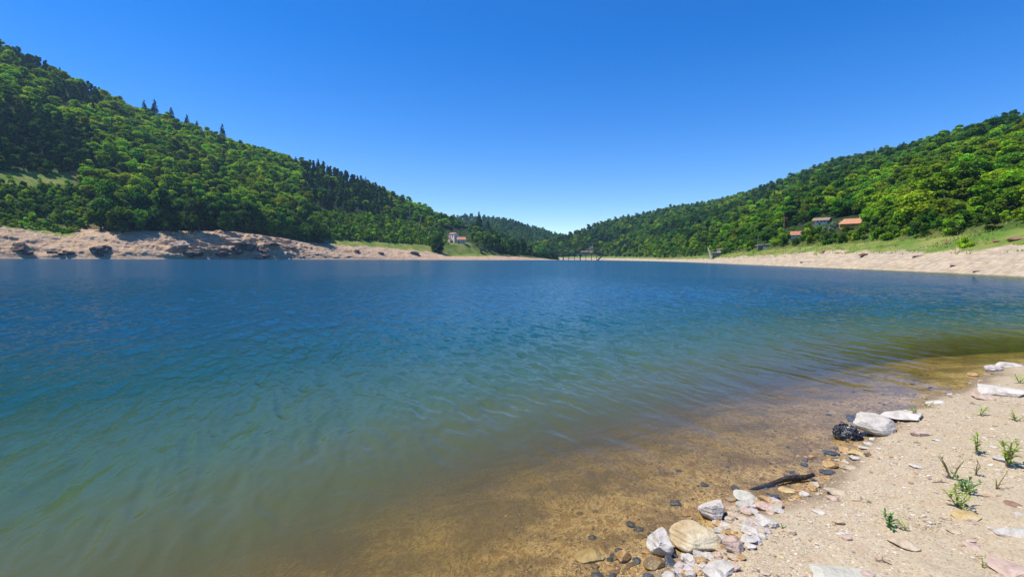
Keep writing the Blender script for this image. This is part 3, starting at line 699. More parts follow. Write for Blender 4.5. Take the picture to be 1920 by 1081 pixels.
# the rest of each kind: one object, crowns instanced on its points
def stuff_forest(name, label, cat, cands):
    keys = sorted({(c[0], c[1], c[2]) for c in cands}); src = bpy.data.collections.new(name + '_kinds')
    for k, key in enumerate(keys):
        o = bpy.data.objects.new('%s_kind_%02d' % (name, k), crown_mesh(*key)); src.objects.link(o)
    ix = {k: i for i, k in enumerate(keys)}
    me = make_mesh(name, [c[3] for c in cands], [])
    a = me.attributes.new('kind_index', 'INT', 'POINT'); a.data.foreach_set('value', np.array([ix[(c[0], c[1], c[2])] for c in cands], np.int32))
    a = me.attributes.new('sc', 'FLOAT_VECTOR', 'POINT'); a.data.foreach_set('vector', np.array([(c[4], c[4], c[6]) for c in cands], np.float32).ravel())
    a = me.attributes.new('rt', 'FLOAT_VECTOR', 'POINT'); a.data.foreach_set('vector', np.array([(0, 0, c[5]) for c in cands], np.float32).ravel())
    o = link(name, me); tag(o, label, cat, None, 'stuff')
    ng = bpy.data.node_groups.new(name, 'GeometryNodeTree'); ng.interface.new_socket('Geometry', in_out='INPUT', socket_type='NodeSocketGeometry'); ng.interface.new_socket('Geometry', in_out='OUTPUT', socket_type='NodeSocketGeometry')
    n = ng.nodes; l = ng.links; gi = n.new('NodeGroupInput'); go = n.new('NodeGroupOutput'); ip = n.new('GeometryNodeInstanceOnPoints'); ci = n.new('GeometryNodeCollectionInfo')
    ci.inputs[0].default_value = src; ci.inputs['Separate Children'].default_value = True; ci.inputs['Reset Children'].default_value = True
    def na(nm, ty):
        q = n.new('GeometryNodeInputNamedAttribute'); q.data_type = ty; q.inputs[0].default_value = nm; return q.outputs[0]
    l.new(gi.outputs[0], ip.inputs['Points']); l.new(ci.outputs[0], ip.inputs['Instance']); ip.inputs['Pick Instance'].default_value = True
    l.new(na('kind_index', 'INT'), ip.inputs['Instance Index']); l.new(na('sc', 'FLOAT_VECTOR'), ip.inputs['Scale'])
    e2r = n.new('FunctionNodeEulerToRotation'); l.new(na('rt', 'FLOAT_VECTOR'), e2r.inputs[0]); l.new(e2r.outputs[0], ip.inputs['Rotation'])
    l.new(ip.outputs[0], go.inputs[0]); md = o.modifiers.new('scatter', 'NODES'); md.node_group = ng
    return o
if REST.get('broad'): stuff_forest('forest', 'dense broadleaf forest covering the hills round the lake', None, REST['broad'])
rest2 = REST.get('conifer', []) + REST.get('pine', [])
if rest2: stuff_forest('conifer_forest', 'darker conifers and pines scattered through the forest', None, rest2)
if REST.get('shrub'): stuff_forest('undergrowth', 'bushy undergrowth along the foot of the forest', None, REST['shrub'])


# ------------------------------------------------------------------ buildings and bridge
M_WHITE = plain('white_plaster', (0.74, 0.71, 0.66), 0.9, 0.12, 0.8); M_CREAM = plain('cream_plaster', (0.52, 0.45, 0.36), 0.9, 0.15, 0.8)
M_ORANGE = plain('orange_plaster', (0.62, 0.23, 0.06), 0.9, 0.12, 0.8); M_TERRA = plain('terracotta_tiles', (0.42, 0.18, 0.11), 0.9, 0.35, 1.2)
M_ORTILE = plain('orange_tiles', (0.50, 0.23, 0.125), 0.9, 0.3, 1.2); M_BROWNTILE = plain('brown_tiles', (0.27, 0.18, 0.13), 0.9, 0.3, 2.0)
M_GLASS = plain('dark_window', (0.03, 0.035, 0.04), 0.2, 0.1); M_CONC = plain('weathered_concrete', (0.36, 0.34, 0.31), 0.95, 0.25, 0.7)
M_STEEL = plain('dark_steel', (0.05, 0.055, 0.06), 0.6, 0.2); M_RUST = plain('rusty_steel', (0.25, 0.10, 0.06), 0.8, 0.3, 2); M_WOOD = plain('grey_wood', (0.30, 0.26, 0.21), 0.9, 0.3, 2)
M_DARKIN = plain('dark_doorway', (0.02, 0.02, 0.02), 0.9)

def slab(b, quad, th):                        # thick tilted plate from 4 corners
    q = [np.array(p, float) for p in quad]; n = np.cross(q[1] - q[0], q[3] - q[0]); n /= np.linalg.norm(n)
    if n[2] < 0: n = -n
    lo = [p - n * th for p in q]; b.add(q + lo, [(0,1,2,3), (7,6,5,4), (0,4,5,1), (1,5,6,2), (2,6,7,3), (3,7,4,0)])
class Block:                                  # a gabled block of a house in local coordinates (x along the ridge)
    def __init__(s, cx, cy, L, W, H, RH, yaw=0, z0=-2.5): s.cx, s.cy, s.L, s.W, s.H, s.RH, s.yaw, s.z0 = cx, cy, L, W, H, RH, R(yaw), z0
    def p(s, x, y, z): c, k = math.cos(s.yaw), math.sin(s.yaw); return (s.cx + x * c - y * k, s.cy + x * k + y * c, z)
    def walls(s, b, hip=False):
        l, w, h = s.L / 2, s.W / 2, s.H; V = [s.p(x, y, z) for z in (s.z0, h) for x, y in ((-l,-w),(l,-w),(l,w),(-l,w))]
        Fc = [(0,1,5,4), (1,2,6,5), (2,3,7,6), (3,0,4,7), (4,5,6,7)]
        if not hip: V += [s.p(-l, 0, h + s.RH), s.p(l, 0, h + s.RH)]; Fc += [(4,7,8), (5,9,6)]
        b.add(V, Fc)
    def roof(s, b, ov=0.45, hip=0.0):
        l, w, h = s.L / 2 + ov, s.W / 2 + ov, s.H - ov * s.RH / (s.W / 2) + 0.12; r = s.H + s.RH + 0.12
        A = [s.p(-l,-w,h), s.p(l,-w,h), s.p(l,w,h), s.p(-l,w,h)]; k = l - hip; a, c = s.p(-k,0,r), s.p(k,0,r)
        slab(b, [A[0], A[1], c, a], 0.16); slab(b, [A[2], A[3], a, c], 0.16)
        if hip: b.add([A[3], A[0], a, A[1], A[2], c], [(0,1,2), (3,4,5)])
    def opening(s, x, z0, z1, wd, side='front'):
        b = MB(); y = -s.W / 2
        if side == 'front': V = [s.p(x + dx, y + dy, z) for z in (z0, z1) for dx, dy in ((-wd/2,-.06),(wd/2,-.06),(wd/2,.1),(-wd/2,.1))]
        else: V = [s.p(-s.L/2 + dy, x + dx, z) for z in (z0, z1) for dx, dy in ((-wd/2,-.06),(wd/2,-.06),(wd/2,.1),(-wd/2,.1))]
        return b.add(V, [(0,1,5,4), (1,2,6,5), (2,3,7,6), (3,0,4,7), (4,5,6,7), (3,2,1,0)])
def face_yaw(P): return -math.atan2(P[0], P[1])

# small lakeside house with red roofs
P = HL.at_px(856, 455.5, 1.5); q = P[1] / 900
h = empty('lakeside_house', P, face_yaw(P)); tag(h, 'small white house with red roofs on the grassy slope by the left shore', 'house')
A_ = Block(-3.0, 4.5, 7.0, 7.0, 17.0 * q, 2.6 * q, -38); B_ = Block(4.2 * q * 2, 1.0, 16 * q, 9 * q, 7.0 * q, 4.4 * q, 4); C_ = Block(-6.0 * q * 2, 1.5, 7 * q, 8 * q, 5.5 * q, 5 * q, 40)
for blk, mw, mr in ((A_, M_WHITE, M_TERRA), (B_, M_CREAM, M_ORTILE), (C_, M_CREAM, M_TERRA)):
    b = MB(); blk.walls(b); b.build('wall', mw, h); b = MB(); blk.roof(b); b.build('roof', mr, h)
for x in (-1.8, 1.2): A_.opening(x, 10.5 * q, 14 * q, 1.0).build('window', M_GLASS, h)
A_.opening(0, 10.5 * q, 13.5 * q, 1.0, 'end').build('window', M_GLASS, h)
B_.opening(-2.4, 0.0, 4.2 * q, 1.2).build('door', M_DARKIN, h)
for x in (0.4, 2.6): B_.opening(x, 1.9 * q, 4.3 * q, 0.9).build('window', M_GLASS, h)
C_.opening(0, 0, 3.8 * q, 1.4).build('door', M_DARKIN, h)

# orange house
P = HR.at_px(1591, 425, 3.0); q = P[1] / 900
h = empty('orange_house', P, face_yaw(P)); tag(h, 'orange house with a hipped terracotta roof above the right bank', 'house')
A_ = Block(2 * q, 8 * q, 34 * q, 16 * q, 7.5 * q, 7.5 * q, -14)
b = MB(); A_.walls(b, True); b.build('wall', M_ORANGE, h); b = MB(); A_.roof(b, 0.5, 7 * q); b.build('roof', M_ORTILE, h)
for x in (-11, -4, 4, 11): A_.opening(x * q, 3.2 * q, 6.2 * q, 2.4 * q).build('window', M_GLASS, h)
b = MB(); d0 = np.array(A_.p(12 * q, 3 * q, 15.5 * q)); b.tube([d0 - (0, 0, 3 * q), d0], 0.05, 5); b.build('dish_mast', M_STEEL, h)
b = MB(); iv, if_ = ICO2; b.add([d0 + v * np.array([1.8 * q, 0.5 * q, 1.8 * q]) + np.array([0, 0, 1.2 * q]) for v in iv], if_); b.build('satellite_dish', M_WHITE, h, True)

# white house with a brown roof, half hidden
P = HR.at_px(1538, 422, 3.0); q = P[1] / 900
h = empty('hillside_house', P, face_yaw(P)); tag(h, 'white house with brown roof and dark windows left of the orange house', 'house')
A_ = Block(0, 5 * q, 20 * q, 11 * q, 10.5 * q, 3.2 * q, -16)
b = MB(); A_.walls(b); b.build('wall', M_WHITE, h); b = MB(); A_.roof(b, 0.9); b.build('roof', M_BROWNTILE, h)
for x in (-5, 0.4, 5.4): A_.opening(x * q, 5.2 * q, 9.4 * q, 2.6 * q).build('window', M_GLASS, h)
A_.opening(-2 * q, 0, 4.2 * q, 2.2 * q).build('door', M_DARKIN, h)
b = MB(); b.box(-26 * q, -12 * q, 0, 0.4, -1.5, 1.6 * q); o = b.build('garden_wall', M_CREAM); o.location = P; o.rotation_euler = (0, 0, face_yaw(P) + 0.15); tag(o, 'low pale garden wall left of the white house with the brown roof', 'wall')
# white cottage with red roof
P = HR.at_px(1492, 445, 3.0); q = P[1] / 900
h = empty('cottage', P, face_yaw(P)); tag(h, 'low white cottage with a faded red roof beside the rusty power pole', 'house')
A_ = Block(0, 5 * q, 16 * q, 9 * q, 6.5 * q, 5 * q, -12)
b = MB(); A_.walls(b); b.build('wall', M_WHITE, h); b = MB(); A_.roof(b, 0.5); b.build('roof', M_TERRA, h)
for x in (-4, 3): A_.opening(x * q, 2.4 * q, 5 * q, 1.8 * q).build('window', M_GLASS, h)

# concrete boathouse with white cabin and leaning buttress
P = HR.at_px(1343, 482, 1.5); q = P[1] / 900
h = empty('boathouse', P, face_yaw(P)); tag(h, 'concrete boathouse with a dark opening and white cabin at the right waterline', 'boathouse')
b = MB(); b.box(-9*q, -7.6*q, 0, 9*q, -2, 8*q); b.box(8*q, 9.4*q, 0, 9*q, -2, 8*q); b.box(-7.6*q, 8*q, 8*q, 9*q, -2, 8*q); b.build('wall', M_CREAM, h)
b = MB(); b.box(-10*q, 10*q, -1*q, 10*q, 8.02*q, 9.6*q); b.build('deck', M_CONC, h)
b = MB(); b.box(0, 6*q, 2*q, 8*q, 9.62*q, 14.5*q); b.build('cabin', M_WHITE, h)
b = MB(); slab(b, [(-1*q, 1*q, 14.4*q), (12*q, 1*q, 16.6*q), (12*q, 9*q, 17.5*q), (-1*q, 9*q, 15.4*q)], 0.2); b.build('roof', M_TERRA, h)
b = MB(); b.tube([(-9.5*q, 1, -2), (-12*q, 1.5, 7*q), (-16*q, 2, 18*q)], [1.7*q, 1.5*q, 1.0*q], 6); b.build('buttress', M_CREAM, h)
# flat-roofed shelter
P = HR.at_px(1434, 466, 1.6); q = P[1] / 900
h = empty('concrete_shelter', P, face_yaw(P)); tag(h, 'flat roofed concrete shelter with a dark recess above the right bank', 'shelter')
b = MB(); slab(b, [(-17*q, -2*q, 7*q), (16*q, -2*q, 11*q), (16*q, 12*q, 11.4*q), (-17*q, 12*q, 7.4*q)], 1.4 * q); b.build('roof', M_CONC, h)
b = MB(); b.box(-11*q, 12*q, 8*q, 9*q, -2, 6.4*q); b.box(12*q, 13.4*q, 0, 9*q, -2, 8.3*q); b.box(-12.4*q, -11*q, 2*q, 9*q, -2, 5.8*q); b.build('wall', M_CONC, h)
b = MB(); b.box(-3*q, 1.4*q, 1*q, 3*q, -1, 4.4*q); b.build('white_cabinet', M_WHITE, h)

def pole(px, py0, py1, mat, rad, label, arm=0, armmat=None, name='utility_pole', hill=HR, tm=2.0):
    P = hill.at_px(px, py0, tm); q = proj(P)[2] / 900; H = (py0 - py1) * q
    h = empty(name, P, face_yaw(P)); tag(h, label, 'pole')
    b = MB(); b.tube([(0, 0, -0.5), (0, 0, H)], [rad, rad * .75], 7); b.build('post', mat, h)
    if arm:
        b = MB(); b.box(-arm, arm, -.08, .08, H - .9, H - .72); b.box(-arm * .6, arm * .6, -.08, .08, H - .4, H - .25); b.build('crossarm', armmat or mat, h)
        for x in (-.85, 0, .85): MB().tube([(x * arm, 0, H - .72), (x * arm, 0, H - .45)], .07, 6).build('insulator', M_WHITE, h)
    return h
pole(1469, 440, 406, M_RUST, 0.22, 'tall rusty power pole with a crossarm rising from the right hillside trees', 1.3, M_RUST)
pole(1502, 425, 411, M_STEEL, 0.10, 'thin dark pole by the garden wall, left of the pair'); pole(1506.5, 425, 411, M_STEEL, 0.10, 'thin dark pole by the garden wall, right of the pair')
pole(1571, 427, 413, M_CREAM, 0.12, 'thin pale pole at the left corner of the orange house'); pole(1421, 460, 441, M_WOOD, 0.13, 'grey wooden pole behind the flat roofed concrete shelter')

# trestle footbridge at the dam
h = empty('footbridge', at(1070, 487.6, 655)); tag(h, 'dark steel trestle footbridge on thin piers across the far end of the lake', 'bridge'); q = 655 / 900
O = np.array(at(1070, 487.6, 655)); O[2] = 0; h.location = O
bx = lambda px: float(at(px, 480, 655)[0] - O[0])
zz = lambda py: float(at(1070, py, 655)[2])
b = MB(); b.box(bx(1012), bx(1133), -1, 1, zz(475.6), zz(474.0)); b.build('deck', M_STEEL, h)
b = MB(); b.box(bx(1012), bx(1133), -1.05, -0.95, zz(471.9), zz(471.5))
for x in np.arange(1012, 1134, 3.0): b.box(bx(x), bx(x) + .12, -1.04, -0.96, zz(474.0), zz(471.9))
b.build('railing', M_STEEL, h)
for x in (1022, 1033.5, 1044.5, 1056, 1066.5, 1077, 1088, 1098.5, 1109, 1119):
    wd = 0.62 if x in (1056, 1088) else 0.3
    b = MB(); b.box(bx(x) - wd, bx(x) + wd, -.75, .75, -3, zz(475.6)); b.build('pier', M_STEEL, h)
b = MB(); b.box(bx(1056.9), bx(1087.1), -.3, .3, zz(484.6), zz(483.8)); b.build('tie_beam', M_STEEL, h)
b = MB(); b.tube([(bx(1119.5), 0, -1), (bx(1132), 0, zz(476))], 0.95, 6); b.build('diagonal_brace', M_STEEL, h)
P0 = HR.at_px(1133, 479.5, 1.2); b = MB(); b.box(0, 14.5, 0, 0.8, -1.5, 1.9); o = b.build('parapet_wall', M_WHITE); o.location = P0; tag(o, 'long white parapet wall at the right end of the footbridge', 'wall')
for px, py, wp, hp, mw, mr, lab in ((1087, 464.5, 5, 3, M_WHITE, M_BROWNTILE, 'tiny white house highest on the left of the cluster behind the footbridge'), (1095, 465, 5, 3.6, M_CREAM, M_TERRA, 'tan house in the middle of the cluster behind the footbridge'),
        (1108, 466, 6, 3.2, M_WHITE, M_BROWNTILE, 'white house on the upper right of the cluster behind the footbridge'), (1097, 475.5, 13, 3.6, M_CONC, M_BROWNTILE, 'long grey building low behind the footbridge railing'), (1109, 475.5, 5, 3.4, M_WHITE, M_TERRA, 'small bright white house low behind the right half of the footbridge')):
    P = HR.at_px(px, py, 1.5); q = proj(P)[2] / 900
    h = empty('village_house', P, face_yaw(P)); tag(h, lab, 'house', 'houses behind the footbridge'); A_ = Block(0, 2, wp * q, 4 * q, hp * q, 1.6 * q, rnd.uniform(-20, 10))
    b = MB(); A_.walls(b); b.build('wall', mw, h); b = MB(); A_.roof(b, .4); b.build('roof', mr, h)
    A_.opening(0, 1.0 * q, 2.2 * q, 1.0 * q).build('window', M_GLASS, h)

# bare dead trunks on the left hill
for px, py, tx, ty, lab in ((769, 412, 769, 384, 'straight pale dead trunk standing in the scrub left of the lakeside house'), (784, 440, 797, 398, 'pale dead trunk curving to the right above the left scrub'), (800, 450, 826, 416, 'dead trunk leaning far over to the right beside the lakeside house trees')):
    P = HL.at_px(px, py, 2.6); q = proj(P)[2] / 900; dx, dz = (tx - px) * q, (py - ty) * q
    h = empty('dead_tree', P, face_yaw(P)); tag(h, lab, 'dead tree', 'dead trunks on the left hill')
    b = MB(); b.tube([(0, -2, -1), (dx * .12, -3, dz * .4), (dx * .5, -3, dz * .8), (dx, -3, dz)], [.3, .26, .2, .1], 6); b.build('trunk', M_PALEBARK, h)
    b = MB(); b.tube([(dx * .3, -3, dz * .65), (dx * .3 - 1.2, -3, dz * .65 + 1.8)], [.1, .04], 5); b.build('branch', M_PALEBARK, h)

# ------------------------------------------------------------------ rocks
def rock_mat(name, c1, c2, stain=None, streak=0.5, wet=False):
    t = NT(name); p = t.pos(); n1 = t.noise(p, 2.2, 6, 0.65); n2 = t.noise(p, 14, 5, 0.7)
    st = t.noise(t.pos(scale=(1.2, 1.2, 9), rot=(0.5, 0.35, 0)), 1.3, 5, 0.6, 0.8)
    c = t.mix(t.ramp(n1, [(0.35, 0), (0.65, 1)]), c1, c2); c = t.mix(t.ramp(st, [(0.52, 0), (0.66, streak)]), c, tuple(x * 0.42 for x in c1))
    c = t.mix(t.ramp(n2, [(0.36, 0.5), (0.5, 0)]), c, tuple(x * 0.5 for x in c1))
    if stain:
        sp = t.new('SeparateXYZ'); t.l.new(p, sp.inputs[0]); k = t.math('ADD', sp.outputs[2], t.math('MULTIPLY', t.math('SUBTRACT', n1, .5), 1.2))
        c = t.mix(t.ramp(t.math('ADD', t.math('MULTIPLY', k, -1.4), 0.35), [(0.2, 0), (0.6, 0.9)]), c, stain)
    h = t.math('ADD', t.math('MULTIPLY', n2, 0.5), st)
    return t.pbr(c, 0.3 if wet else 0.9, t.bump(h, 0.7, 0.06), 0.5 if wet else 0.2)
RM = {'white': rock_mat('pale_rock', (0.50, 0.44, 0.36), (0.63, 0.57, 0.48)), 'cream': rock_mat('cream_rock', (0.58, 0.48, 0.29), (0.62, 0.54, 0.37), (0.36, 0.19, 0.05), 0.15), 'pink': rock_mat('pink_rock', (0.49, 0.335, 0.25), (0.55, 0.42, 0.325), None, 0.3),
      'grey': rock_mat('grey_rock', (0.43, 0.39, 0.32), (0.55, 0.50, 0.42)), 'tan': rock_mat('tan_rock', (0.46, 0.35, 0.22), (0.54, 0.44, 0.30), None, 0.3), 'ochre': rock_mat('ochre_rock', (0.40, 0.22, 0.07), (0.50, 0.32, 0.13), None, 0.4, True),
      'brown': rock_mat('wet_brown_rock', (0.16, 0.10, 0.04), (0.26, 0.17, 0.06), None, 0.4, True), 'slate': rock_mat('wet_slate', (0.05, 0.055, 0.06), (0.10, 0.105, 0.11), None, 0.4, True), 'yellow': rock_mat('yellow_rock', (0.50, 0.37, 0.16), (0.58, 0.46, 0.24), (0.40, 0.24, 0.08), 0.2),
      'lilac': rock_mat('lilac_rock', (0.45, 0.39, 0.355), (0.56, 0.50, 0.46)), 'greygreen': rock_mat('grey_green_rock', (0.48, 0.45, 0.345), (0.55, 0.51, 0.40), None, 0.2),
      'dark': rock_mat('hollow_shade_rock', (0.13, 0.10, 0.085), (0.24, 0.18, 0.14)), 'bank': rock_mat('bank_rock', (0.40, 0.28, 0.20), (0.46, 0.34, 0.26), None, 0.6), 'redbrown': rock_mat('red_brown_rock', (0.24, 0.13, 0.08), (0.33, 0.20, 0.13))}
def rock_verts(kind, seed, sub=ICO4):
    r = np.random.default_rng(seed); V = sub[0].copy()
    ncut, dmin = {'angular': (22, 0.50), 'round': (10, 0.74), 'slab': (20, 0.48), 'jagged': (20, 0.38)}[kind]
    for _ in range(ncut):
        n = r.normal(size=3); n /= np.linalg.norm(n); d = r.uniform(dmin, 0.92); k = V @ n; m_ = k > d
        V[m_] -= np.outer(k[m_] - d, n) * 0.985
    o = r.uniform(0, 50, 3); a = {'angular': .05, 'round': .05, 'slab': .06, 'jagged': .30}[kind]
    N = V / np.linalg.norm(V, axis=1)[:, None]
    V = V + N * (a * fbm(V[:, 0] * 1.6 + o[0], V[:, 1] * 1.6 + o[1], V[:, 2] * 1.6 + o[2], 3) + a * .45 * fbm(V[:, 0] * 6 + o[1], V[:, 1] * 6 + o[2], V[:, 2] * 6 + o[0], 3))[:, None]
    return V / np.abs(V).max(0)
def stone(px, py, w, h, kind, col, label, group=None, rz=None, fh=None, name='stone', cat='stone', tilt=None, bury=0.18):
    r = random.Random(int(px * 7 + py * 13)); G = ground(px, py + 0.30 * h); s = proj(G)[2] / 900
    W = w * s; dep = W * {'angular': .85, 'round': .8, 'slab': .85, 'jagged': .8}[kind]; H = fh * s if fh else max({'angular': .55, 'round': .46}.get(kind, .3) * W, min(.95 * W, (h * s - .5 * dep) / .85))
    if kind == 'slab': H = (fh * s) if fh else max(.24 * W, (h * s - .5 * dep) / .85)
    V = rock_verts(kind, int(px * 11 + py)) * 0.5; V = V * np.array([W, dep, H])
    a = rz if rz is not None else r.uniform(-.5, .5); tx, ty = tilt or (r.uniform(-.12, .12), r.uniform(-.12, .12))
    M_ = np.array((Matrix.Rotation(a + face_yaw(G), 3, 'Z') @ Matrix.Rotation(tx, 3, 'X') @ Matrix.Rotation(ty, 3, 'Y')))
    V = V @ M_.T
    o = link(name, make_mesh(name, V, ICO4[1], (RM[col],), kind == 'round')); o.location = (G[0], G[1], G[2] + H * (0.5 - bury)); tag(o, label, cat, group); return o

BIG = [
 (1340,955,60,46,'angular','white','blocky whitish stone at the top of the shoreline pile beside the water'),
 (1302,1004,98,64,'round','cream','largest cream boulder with ochre lower edge in the shoreline pile'),
 (1240,1018,58,58,'angular','white','pale upright stone at the left end of the pile, standing in the water'),
 (1373,1020,42,42,'angular','pink','pinkish triangular stone leaning in the middle of the pile'),
 (1352,1060,66,30,'slab','grey','grey layered slab at the bottom of the stone pile'),
 (1338,1077,46,22,'angular','white','square pale block cut by the bottom edge of the photo'),
 (1351,1008,32,20,'round','grey','smooth oval grey stone between the cream boulder and pink stone'),
 (1106,1034,62,28,'slab','yellow','flat yellowish stone lying under the shallow water, leftmost of all'),
 (1168,1040,32,30,'angular','ochre','orange brown stone breaking the water left of the pile'),
 (1226,1055,42,24,'round','brown','rounded wet brown stone in front of the pale upright stone'),
 (1258,1050,32,30,'slab','slate','thin dark slate leaning against the pale upright stone'),
 (1398,929,50,22,'slab','greygreen','flat grey green stone at the tip of the dark branch'),
 (1366,946,32,18,'slab','pink','reddish flat stone behind the blocky whitish stone'),
 (1433,947,30,22,'round','pink','rounded pinkish stone at the upper right of the pile'),
 (1450,935,26,14,'slab','lilac','thin lilac grey stone at the top right corner of the pile'),
 (1390,966,40,18,'slab','tan','pale tan flat stone right of the blocky whitish stone'),
 (1432,975,36,28,'angular','white','jagged whitish stone at the right edge of the pile'),
 (1408,993,36,20,'round','white','white rounded stone low on the right side of the pile'),
 (1380,988,28,18,'round','tan','small tan stone in the centre of the pile'),
 (1413,958,22,14,'angular','lilac','small lilac stone between tan slab and jagged whitish stone'),
 (1333,993,20,14,'round','tan','small round tan stone resting on the cream boulder'),
 (1350,992,22,14,'round','grey','small greyish stone below the blocky whitish stone'),
 (1296,1049,32,22,'angular','white','pointed whitish stone under the cream boulder'),
 (1290,1063,32,18,'slab','lilac','pale lilac stone near the bottom of the pile'),
 (1327,1040,26,22,'round','white','pale stone squeezed below the right end of the cream boulder'),
 (1348,1040,20,18,'angular','pink','small pinkish stone above the layered slab'),
 (1404,1010,30,20,'angular','grey','streaked grey stone right of the pink triangular stone'),
 (1388,1004,18,12,'round','yellow','small yellowish stone behind the pink triangular stone'),
 (1256,1076,26,14,'slab','greygreen','small greenish stone at the bottom edge left of the pale block'),
 (1378,1060,24,24,'jagged','pink','crumbling pinkish stone at the right end of the layered slab'),
 (1370,935,18,10,'round','tan','small tan stone just above the reddish flat stone'),
 (1392,945,26,14,'round','grey','small grey stone under the flat grey green stone'),
 (1643,797,78,52,'angular','white','big pale wedge shaped boulder at the water edge beside a dark clump'),
 (1690,779,70,20,'slab','white','low pale stone running behind the big wedge boulder'),
 (1752,753,34,14,'slab','white','small white stone at the waterline up the shore from the wedge boulder'),
 (1872,733,84,18,'slab','white','long bright white stone on the sand at the right edge'),
 (1840,742,40,14,'slab','pink','pale pinkish stone joined to the left of the long white stone'),
 (1890,683,44,14,'slab','white','white stone at the upper right waterline'),
 (1861,690,28,14,'round','lilac','grey rounded stone in front of the upper right white stone'),
 (1824,701,18,12,'round','ochre','orange stone standing in the water at the upper right'),
 (1611,786,42,14,'slab','slate','dark wet slate behind the dark clump'),
 (1617,792,20,10,'slab','greygreen','olive flat stone beside the dark wet slate'),
 (1584,841,28,18,'angular','ochre','wet ochre stone below the dark clump'),
 (1607,846,28,14,'slab','yellow','pale yellow flat stone beside the wet ochre stone'),
 (1627,851,12,16,'angular','brown','small dark brown stone at the sand edge below the wedge boulder'),
 (1556,869,26,18,'angular','ochre','orange wet stone at the waterline above the branch'),
 (1570,860,16,10,'slab','tan','tiny tan stone above the orange wet stone'),
 (1583,865,22,10,'slab','white','tiny white stone between the small shore stones'),
 (1603,857,30,10,'slab','white','flat whitish stone among the small shore stones'),
 (1592,874,32,12,'slab','tan','flat brownish stone on the sand below the small shore stones'),
 (1557,847,30,12,'slab','slate','dark wet slate in the water left of the ochre stone'),
 (1553,883,34,10,'slab','slate','thin dark slate at the waterline below the orange stone'),
 (1620,838,26,8,'slab','greygreen','low olive stone under the front of the wedge boulder'),
 (1476,917,32,10,'slab','yellow','flat yellow stone under water below the branch'),
 (1509,926,20,10,'angular','white','small white stone below the thick end of the branch'),
 (1525,914,18,14,'angular','ochre','small orange stone touching the thick end of the branch'),
 (1565,920,46,14,'slab','tan','flat sandy stone set in the beach right of the branch'),
 (1537,958,24,10,'slab','white','small pale stone alone on the open gravel'),
 (1808,965,50,16,'slab','yellow','yellow flat stone below the leafy plants'),
 (1773,968,18,12,'round','tan','small tan stone left of the yellow flat stone'),
 (1788,992,24,12,'slab','tan','brownish stone half buried below the yellow flat stone'),
 (1905,994,64,32,'slab','grey','grey slab with a shaded underside at the right edge'),
 (1868,990,26,12,'slab','white','small white stone against the grey slab'),
 (1622,1100,240,40,'slab','greygreen','large flat grey green slab at the bottom edge'),
 (1896,1062,84,26,'slab','pink','flat pinkish slab in the lower right corner'),
 (1694,1018,54,10,'slab','tan','flat tan stone half buried near the low plant'),
 (1756,823,16,8,'slab','white','small white stone on the upper gravel'),
 (1716,872,22,8,'slab','white','small white flat stone in the middle of the gravel'),
 (1898,943,30,8,'slab','redbrown','dark flat stone right of the yellow stone'),
 (1720,812,44,9,'slab','pink','long low pinkish stone behind the wedge boulder'),
 (1875,860,36,8,'slab','grey','grey flat stone behind the tallest plant'),
 (1826,1025,34,8,'slab','pink','faint pinkish flat stone on the lower right gravel')]
for (px, py, w_, h_, kd, cl, lab) in BIG:
    kw = {}
    if px == 1643: kw = dict(rz=0.25, tilt=(-0.05, 0.22), fh=42)
    if px == 1302: kw = dict(fh=50, rz=0.1, tilt=(0.12, 0.1))
    if px == 1340 and py == 955: kw = dict(fh=40)
    if px == 1373: kw = dict(fh=34, tilt=(.3, .2))
    if px == 1240: kw = dict(fh=52, tilt=(-.1, .25))
    if px == 1258: kw = dict(fh=10, tilt=(.1, .6))
    if px == 1622: kw = dict(fh=22, bury=.56, tilt=(.03, .03))
    if px == 1896: kw = dict(fh=14, bury=.3)
    if px == 1905: kw = dict(fh=20, bury=.2, tilt=(.1, -.2))
    if px in (1872, 1690): kw = dict(fh=20, rz=0.1)
    stone(px, py, w_, h_, kd, cl, lab, None, **kw)
r = random.Random(12); k = 0
while k < 84:
    px, py = r.uniform(1262, 1462), r.uniform(930, 1078); w_ = r.uniform(12, 26)
    if abs(px - (1300 + (1078 - py) * .95)) > 58 or any(abs(px - q_[0]) < q_[2] * .42 and abs(py - q_[1]) < q_[3] * .5 for q_ in BIG): continue
    cl, cw = r.choice([('white', 'whitish'), ('tan', 'tan'), ('pink', 'pinkish'), ('grey', 'grey'), ('lilac', 'pale lilac'), ('ochre', 'orange brown')]); k += 1
    stone(px, py, w_, w_ * .65, r.choice(['angular', 'angular', 'round']), cl, 'small %s stone filling a gap in the shoreline pile' % cw, 'small %s stones in the pile' % cw, name='small_stone', bury=.2)
